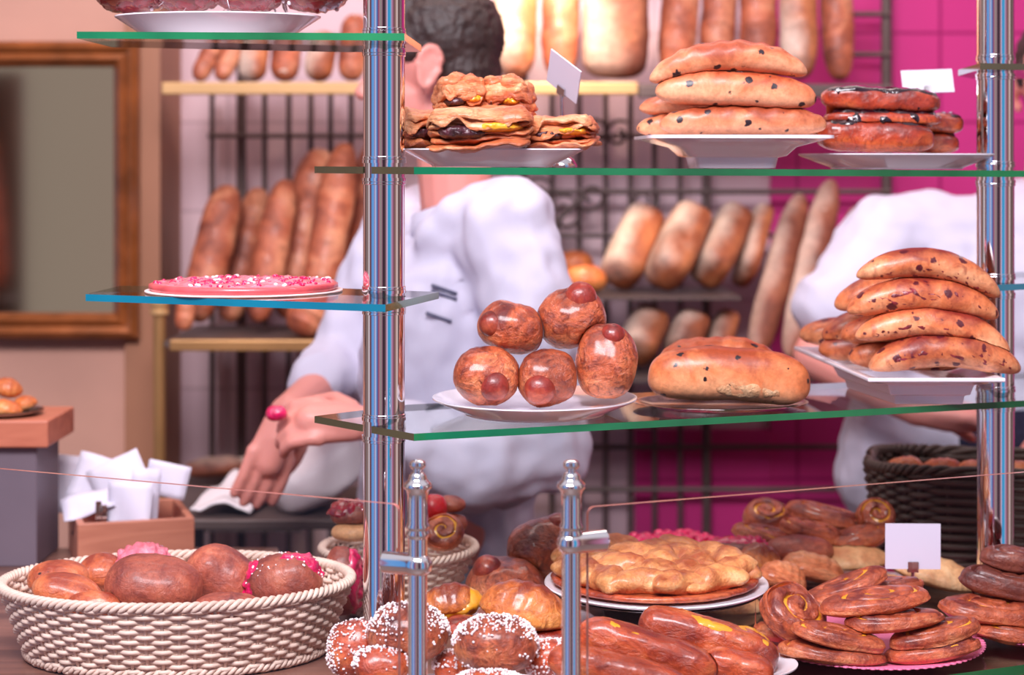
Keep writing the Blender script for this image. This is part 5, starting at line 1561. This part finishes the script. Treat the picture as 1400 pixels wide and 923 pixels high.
# ---- baker on the left, in profile
def baker():
    dB = 3.08
    hc = P(592, 92, dB)
    FX = Matrix.Translation(hc) @ Euler((0, math.radians(2), math.radians(180 - 8))).to_matrix().to_4x4() @ Matrix.Scale(1.05, 4)
    sk = head_parts(FX)
    neck = hc + Vector((.036, .004, -.245))
    chest = P(622, 420, dB + .02); hip = P(610, 700, dB + .04)
    shN = P(690, 318, dB - .12); shF = P(560, 318, dB + .17)
    elN = P(738, 610, dB - .19); wrN = P(512, 580, dB - .27)
    elF = P(470, 505, dB + .13); wrF = P(398, 560, dB - .08)
    sk += [chain([neck + Vector((0, 0, .08)), neck, chest, hip], [.055, .058, .12, .125])]
    nb = neck + Vector((0, 0, -.075))
    sk += [chain([nb, shN + Vector((0, 0, -.02)), elN, wrN], [.04, .050, .042, .029]), chain([nb, shF + Vector((0, 0, -.02)), elF, wrF], [.04, .048, .042, .029])]
    sk += [capsule(wrN, wrN + (wrN - elN).normalized() * .02, .028, .026)]
    # near hand: fingers curled round the pink piece; far hand hangs down over the paper
    hd = P(400, 574, dB - .29)
    sk += hand(wrN + (hd - wrN).normalized() * .012, hd - wrN, (-.25, .6, -.55), .75, 1)
    sk += hand(wrF + Vector((-.01, 0, -.004)), (-.30, -.12, -.95), (-.35, .7, .1), .22, -1, L=.078)
    # legs down to the floor
    for s in (-1, 1):
        h0 = hip + Vector((0, .09 * s, 0)); kn = Vector((hip.x - .02, hip.y + .10 * s, .50)); an = Vector((hip.x + .02, hip.y + .10 * s, .08))
        sk += [chain([h0, kn, an], [.085, .058, .042]), chain([an + Vector((.03, 0, -.035)), an + Vector((-.16, 0, -.045))], [.04, .032])]
    body = union('person', sk, .0044, M['skin'], smooth=3)
    tag(body, 'baker in white jacket with short dark hair, in profile facing left, pink hands held forward', 'person')
    face_parts(FX, body)
    union('hair', hair_parts(FX), .005, M['hair'], body, smooth=2, disp=lambda p: .004 * N((p.x * 1.0, p.y, p.z), 90, 3) + .002 * N(p, 240, 1))
    # jacket
    jk = [chain([P(648, 390, dB + .02), chest, hip, Vector((hip.x, hip.y, .72))], [.118, .156, .155, .165])]
    jk += [chain([shN, P(640, 352, dB + .03), shF], [.082, .078, .070]), capsule(P(668, 288, dB + .02), P(668, 340, dB + .02), .045, .09), capsule(P(606, 432, dB - .05), P(596, 640, dB - .05), .122, .125), capsule(P(668, 380, dB + .03), P(640, 640, dB + .04), .12, .125)]
    jk += [chain([P(594, 336, dB - .085), P(640, 297, dB - .10), P(684, 288, dB - .09)], [.040, .045, .05])]
    jk += [chain([P(672, 308, dB - .10), shN, P(728, 470, dB - .17), elN], [.075, .088, .082, .080])]
    jk += [chain([elN, P(655, 632, dB - .23), P(560, 600, dB - .26), P(538, 592, dB - .265)], [.080, .080, .060, .052])]
    jk += [chain([shF, P(500, 440, dB + .16), elF, P(436, 522, dB + .04)], [.085, .075, .068, .056])]
    jk += [chain([elN + Vector((0, 0, -.01)), P(690, 668, dB - .20)], [.06, .035])]
    def wr(p):
        f = .015 * N((p.x * 1.4, p.y, p.z * .6), 10, 5) + .008 * N((p.x + p.z * .5, p.y, p.z - p.x * .6), 24, 2)
        return f
    jacket = union('white_jacket', jk, .007, M['coat'], body, smooth=7, disp=wr)
    # stand-up collar
    cv = []
    cf = []
    n = 40
    for i in range(n + 1):
        a = math.radians(190 + 340 * i / n)
        for rr_, z in ((.083, -.030), (.080, .022), (.074, .022), (.076, -.030)):
            cv.append(neck + Vector((.012 + math.cos(a) * rr_ * 1.08, math.sin(a) * rr_ * .98, z + .006 + .40 * math.cos(a) * rr_)))
    for i in range(n):
        for k in range(4): cf.append((i*4+k, i*4+(k+1) % 4, (i+1)*4+(k+1) % 4, (i+1)*4+k))
    cf += [(0, 1, 2, 3), (n*4+3, n*4+2, n*4+1, n*4)]
    mesh('collar', (cv, cf), M['coat'], jacket)
    # dark embroidered loops on the chest
    dep = bpy.context.evaluated_depsgraph_get(); dep.update()
    for px, py in ((607, 396), (607, 404), (600, 434)):
        a = P(px, py, 2.2); dirv = P(px, py, 3.2) - a
        hit, loc, nor, idx = jacket.ray_cast(a, dirv.normalized())
        if hit:
            pts = [loc + nor * .0015 + Vector((S(x, 3), 0, S(-x * .35, 3))) for x in (-17, -8, 0, 8, 17)]
            mesh('button_loop', tube(pts, .0032, 6), M['stitch'], jacket)
    # trousers
    tr = []
    for s in (-1, 1):
        tr.append(chain([Vector((hip.x, hip.y + .09 * s, .78)), Vector((hip.x - .02, hip.y + .10 * s, .50)), Vector((hip.x + .02, hip.y + .10 * s, .10))], [.11, .085, .07]))
    union('trousers', tr, .009, M['trouser'], body, smooth=4)
    # pink praline held in the fingers
    o, _ = lump('praline_piece', 378, 566, 30, 24, dB - .30, 'hot pink praline piece held between the fingers', 'sweet', None, 402, mat='pink', D=24)
    return body
baker()

# ---- second person at the right, facing the counter
def server():
    dS = 3.42
    hc = P(1452, 120, dS)
    FX = Matrix.Translation(hc) @ Euler((0, math.radians(10), math.radians(-90 - 18))).to_matrix().to_4x4()
    sk = head_parts(FX)
    neck = P(1440, 290, dS + .04)
    chest = P(1380, 420, dS + .03); hip = P(1330, 720, dS + .06)
    shR = P(1215, 330, dS + .02); shL = P(1590, 330, dS + .06)
    elR = P(1118, 486, dS - .10); wrR = P(1255, 560, dS - .26)
    elL = P(1640, 560, dS - .02); wrL = P(1480, 600, dS - .24)
    sk += [chain([hc + Vector((0, .03, -.12)), neck, chest, hip], [.055, .062, .13, .14])]
    nb = neck + Vector((0, 0, -.075))
    sk += [chain([nb, shR, elR, wrR], [.04, .055, .045, .030]), chain([nb, shL, elL, wrL], [.04, .055, .045, .030])]
    sk += hand(wrR + (wrR - elR).normalized() * .01, (.95, -.15, -.10), (.1, -.1, -1), .8, -1, L=.078, r=.0105)
    sk += hand(wrL + (wrL - elL).normalized() * .01, (-.9, -.2, -.2), (.0, -.1, -1), .5, 1)
    for s in (-1, 1):
        h0 = hip + Vector((.10 * s, 0, 0)); kn = Vector((hip.x + .11 * s, hip.y - .02, .50)); an = Vector((hip.x + .11 * s, hip.y + .02, .08))
        sk += [chain([h0, kn, an], [.088, .06, .044]), chain([an + Vector((0, .03, -.035)), an + Vector((0, -.15, -.045))], [.04, .032])]
    body = union('person', sk, .005, M['skin'], smooth=3)
    tag(body, 'server in white coat at the right edge, bare forearm reaching behind the berry breads', 'person')
    face_parts(FX, body)
    union('hair', hair_parts(FX), .006, M['hair'], body, smooth=2, disp=lambda p: .004 * N(p, 90, 3))
    jk = [chain([neck + Vector((0, .0, -.005)), P(1400, 350, dS + .05), chest, hip, Vector((hip.x, hip.y, .74))], [.082, .15, .175, .17, .18]),
          capsule(shR, shL, .085, .085), capsule(P(1290, 380, dS + .03), P(1240, 640, dS + .03), .12, .135), capsule(P(1480, 380, dS + .04), P(1440, 660, dS + .04), .13, .14),
          chain([P(1270, 312, dS + .03), shR, P(1168, 396, dS - .03), P(1140, 420, dS - .055)], [.075, .090, .086, .080]),
          chain([P(1560, 312, dS + .04), shL, P(1628, 470, dS)], [.075, .088, .082])]
    def wr(p): return .012 * N((p.x, p.y, p.z * .5), 9, 15) + .006 * N((p.x + p.z * .6, p.y, p.z), 24, 12)
    jacket = union('white_coat', jk, .0075, M['coat'], body, smooth=7, disp=wr)
    cv, cf, n = [], [], 40
    for i in range(n + 1):
        a = math.radians(-60 + 300 * i / n)
        for rr_, z in ((.088, -.035), (.084, .024), (.077, .024), (.080, -.035)):
            cv.append(neck + Vector((math.cos(a) * rr_ * 1.08, math.sin(a) * rr_, z + .012 * math.sin(a))))
    for i in range(n):
        for k in range(4): cf.append((i*4+k, i*4+(k+1) % 4, (i+1)*4+(k+1) % 4, (i+1)*4+k))
    cf += [(0, 1, 2, 3), (n*4+3, n*4+2, n*4+1, n*4)]
    mesh('collar', (cv, cf), M['coat'], jacket)
    # dotted navy apron hanging in front
    pts = []
    ap = MB()
    nx, ny = 10, 18
    v, f = [], []
    for s_ in (0, 1):
        for j in range(ny + 1):
            for i in range(nx + 1):
                p = P(1312 + 150 * i / nx, 560 + 200 * j / ny, dS - .155)
                v.append(p + Vector((0, .004 * s_ + .006 * math.sin(i * 1.3) - .02 * math.sin(PI * i / nx), 0)))
    k = (nx + 1) * (ny + 1)
    for j in range(ny):
        for i in range(nx):
            q = (j*(nx+1)+i, j*(nx+1)+i+1, (j+1)*(nx+1)+i+1, (j+1)*(nx+1)+i)
            f += [q, tuple(x + k for x in q[::-1])]
    mesh('apron', (v, f), M['apron'], body)
    tr = [chain([Vector((hip.x + .10 * s, hip.y, .80)), Vector((hip.x + .11 * s, hip.y - .02, .50)), Vector((hip.x + .11 * s, hip.y + .02, .10))], [.12, .09, .075]) for s in (-1, 1)]
    union('trousers', tr, .009, M['trouser'], body, smooth=4)
    return body
server()

# ================================================================== settling: soft things give way where they lie on others
from mathutils.bvhtree import BVHTree
SOFT = {'bread', 'brioche', 'pastry', 'swirl bun', 'tart slice', 'cake', 'bun', 'roll', 'slice', 'croissant', 'bag', 'napkin', 'strawberry', 'sweet'}
FIRM = {'plate', 'dish', 'glass sheet', 'counter', 'cake stand', 'shelf', 'table', 'paper'}
def settle():
    bpy.context.view_layer.update()
    tops = [o for o in SC.objects if o.parent is None and o.get('category')]
    kids = {}
    for o in SC.objects:
        if o.parent is not None: kids.setdefault(o.parent.name, []).append(o)
    def fam(o):
        r = [o] if o.type == 'MESH' else []
        for k in kids.get(o.name, []): r += fam(k)
        return r
    def wv(o): return [o.matrix_world @ v.co for v in o.data.vertices]
    def tree(ms):
        vs, ps = [], []
        for m_ in ms:
            n = len(vs); vs += wv(m_); ps += [tuple(n + i for i in p.vertices) for p in m_.data.polygons]
        return BVHTree.FromPolygons(vs, ps)
    def bb(ms):
        c = [m_.matrix_world @ Vector(x) for m_ in ms for x in m_.bound_box]
        return [min(p[i] for p in c) for i in range(3)], [max(p[i] for p in c) for i in range(3)]
    def hit(a, b, e=.001): return all(a[0][i] - e < b[1][i] and b[0][i] - e < a[1][i] for i in range(3))
    soft, firm = [], []
    for o in tops:
        ms = fam(o)
        if not ms: continue
        if o['category'] in SOFT: soft.append((o, ms))
        elif o['category'] in FIRM: firm.append((o, ms, bb(ms)))
    for o, ms in soft:
        b = bmesh.new(); b.from_mesh(o.data); bmesh.ops.recalc_face_normals(b, faces=b.faces); b.to_mesh(o.data); b.free()
        for k in ms[1:]:
            if k.name.startswith(('topknot', 'custard', 'filling', 'pastry_fold')) and len(k.data.vertices) > 4:
                b = bmesh.new(); b.from_mesh(k.data)
                if all(e.is_manifold for e in b.edges): bmesh.ops.recalc_face_normals(b, faces=b.faces)
                b.to_mesh(k.data); b.free()
    soft.sort(key=lambda t: bb(t[1])[0][2])
    ft = {}
    done = []
    for o, ms in soft:
        box_ = bb(ms)
        for rep in range(2):
            near = [x for x in done if hit(x[1], box_)]
            fnear = [x for x in firm if hit(x[2], box_)]
            for m_ in ms:
                inv = m_.matrix_world.inverted(); W = wv(m_); ch = False
                for a_, abox, at_ in near:
                    lo, hi = abox
                    for i, p in enumerate(W):
                        if lo[0] < p.x < hi[0] and lo[1] < p.y < hi[1] and lo[2] < p.z < hi[2]:
                            co_, n_, _, dist = at_.find_nearest(p)
                            if co_ is not None and (p - co_).dot(n_) < .0007 and dist < .035:
                                W[i] = co_ + n_ * .0013; ch = True
                for fo, fms, fbox in fnear:
                    if fo.name not in ft: ft[fo.name] = tree(fms)
                    for i, p in enumerate(W):
                        if fbox[0][0] < p.x < fbox[1][0] and fbox[0][1] < p.y < fbox[1][1] and p.z < fbox[1][2] + .001:
                            h_ = ft[fo.name].ray_cast(p + Vector((0, 0, .03)), Vector((0, 0, -1)), .031)[0]
                            if h_ is not None and h_.z + .0008 > p.z:
                                W[i] = Vector((p.x, p.y, h_.z + .0011)); ch = True
                if ch:
                    for v_, p in zip(m_.data.vertices, W): v_.co = inv @ p
                    m_.data.update()
        body = [m_ for m_ in ms if m_ is o or m_.name.startswith(('topknot', 'pastry_fold'))]
        done.append((o, bb(ms), tree(body)))
settle()

# ================================================================== camera, light, sky
cam = bpy.data.cameras.new('camera'); co = bpy.data.objects.new('camera', cam); COL.objects.link(co)
co.location = (0, 0, ZC); co.rotation_euler = (PI/2, 0, 0)
cam.sensor_width = 36; cam.lens = 36 * F / 1400
cam.shift_y = -(923 / 2 - YH) / 1400
cam.clip_start = .05; cam.clip_end = 60
cam.dof.use_dof = True; cam.dof.focus_distance = 2.20; cam.dof.aperture_fstop = 3.4
SC.camera = co

def area(name, loc, target, sx, sy, power, col):
    l = bpy.data.lights.new(name, 'AREA'); l.shape = 'RECTANGLE'; l.size = sx; l.size_y = sy; l.energy = power; l.color = col
    o = bpy.data.objects.new(name, l); COL.objects.link(o)
    o.location = loc; o.rotation_euler = (Vector(target) - Vector(loc)).to_track_quat('-Z', 'Y').to_euler()
    return o
area('added_front_key', (-.4, .5, 3.1), (0, 2.4, 1.1), 1.6, .8, 122, (.98, .93, 1))  # unseen area light added as front key, standing in for street daylight
area('shop_ceiling_lamp', (.1, 3.2, 2.86), (.1, 3.7, 1.0), 2.4, .5, 22, (1, .84, .80))
l = bpy.data.lights.new('shelf_lamp', 'SPOT'); l.energy = 36; l.color = (1, .80, .60); l.spot_size = math.radians(78); l.spot_blend = .7; l.shadow_soft_size = .04
o = bpy.data.objects.new('shelf_lamp', l); COL.objects.link(o); o.location = P(735, -190, 3.50); o.rotation_euler = (P(730, 60, 3.80) - o.location).to_track_quat('-Z', 'Y').to_euler()

w = bpy.data.worlds.new('street'); SC.world = w; w.use_nodes = True
t = w.node_tree; t.nodes.clear(); L = t.links.new
out = node(t, 'ShaderNodeOutputWorld'); bg = node(t, 'ShaderNodeBackground', Strength=.62); L(bg.outputs[0], out.inputs[0])
tc = node(t, 'ShaderNodeTexCoord'); sp = node(t, 'ShaderNodeSeparateXYZ'); L(tc.outputs['Generated'], sp.inputs[0])
ng = node(t, 'ShaderNodeMath', operation='MULTIPLY'); ng.inputs[1].default_value = -1; L(sp.outputs['Y'], ng.inputs[0])
at = node(t, 'ShaderNodeMath', operation='ARCTAN2'); L(sp.outputs['X'], at.inputs[0]); L(ng.outputs[0], at.inputs[1])
mr_ = node(t, 'ShaderNodeMapRange'); mr_.inputs['From Min'].default_value = -PI; mr_.inputs['From Max'].default_value = PI; L(at.outputs[0], mr_.inputs['Value'])
cr = node(t, 'ShaderNodeValToRGB'); L(mr_.outputs['Result'], cr.inputs['Fac'])
stops = [(.0, (.55, .40, .38)), (.235, (.45, .30, .28)), (.262, (1.5, 1.35, 1.4)), (.275, (.34, .14, .18)), (.30, (.26, .12, .16)), (.315, (.20, .58, 1.25)), (.35, (.30, .66, 1.3)), (.362, (.62, .26, .42)), (.375, (.9, 1.05, 1.5)),
         (.405, (.10, .32, .85)), (.420, (.34, .10, .24)), (.440, (.85, .30, .44)), (.452, (.52, .46, .42)), (.468, (.56, .48, .42)), (.478, (.62, .32, .40)), (.497, (.07, .04, .06)), (.525, (.12, .07, .09)), (.545, (.66, .34, .44)), (.562, (1.2, 1.0, 1.3)), (.572, (.04, .50, 1.0)),
         (.612, (.12, .72, 1.2)), (.624, (.75, .62, .9)), (.645, (.80, .30, .50)), (.672, (.28, .13, .14)), (.705, (.75, .44, .40)), (.728, (1.5, 1.2, 1.1)), (.745, (.26, .14, .14)), (1.0, (.55, .40, .38))]
el = cr.color_ramp.elements
for i, (p, c) in enumerate(stops):
    e = el[0] if i == 0 else (el[len(el) - 1] if i == len(stops) - 1 else el.new(p))
    e.position = p; e.color = (*[x / 1.2 for x in c], 1)
up = node(t, 'ShaderNodeMapRange', interpolation_type='SMOOTHSTEP'); up.inputs['From Min'].default_value = .35; up.inputs['From Max'].default_value = .75; L(sp.outputs['Z'], up.inputs['Value'])
mx = node(t, 'ShaderNodeMix', data_type='RGBA'); L(up.outputs['Result'], mx.inputs[0]); L(cr.outputs['Color'], mx.inputs[6]); mx.inputs[7].default_value = (.98, .90, 1.0, 1)
dn = node(t, 'ShaderNodeMapRange', interpolation_type='SMOOTHSTEP'); dn.inputs['From Min'].default_value = -.25; dn.inputs['From Max'].default_value = -.6; L(sp.outputs['Z'], dn.inputs['Value'])
mx2 = node(t, 'ShaderNodeMix', data_type='RGBA'); L(dn.outputs['Result'], mx2.inputs[0]); L(mx.outputs[2], mx2.inputs[6]); mx2.inputs[7].default_value = (.34, .28, .30, 1)
L(mx2.outputs[2], bg.inputs['Color'])

vs = SC.view_settings
vs.view_transform = 'Standard'; vs.look = 'None'; vs.gamma = 1; vs.use_curve_mapping = False; vs.exposure = .2
SC.cycles.use_denoising = True
SC.cycles.max_bounces = 8; SC.cycles.transparent_max_bounces = 24
SC.cycles.caustics_reflective = False; SC.cycles.caustics_refractive = False
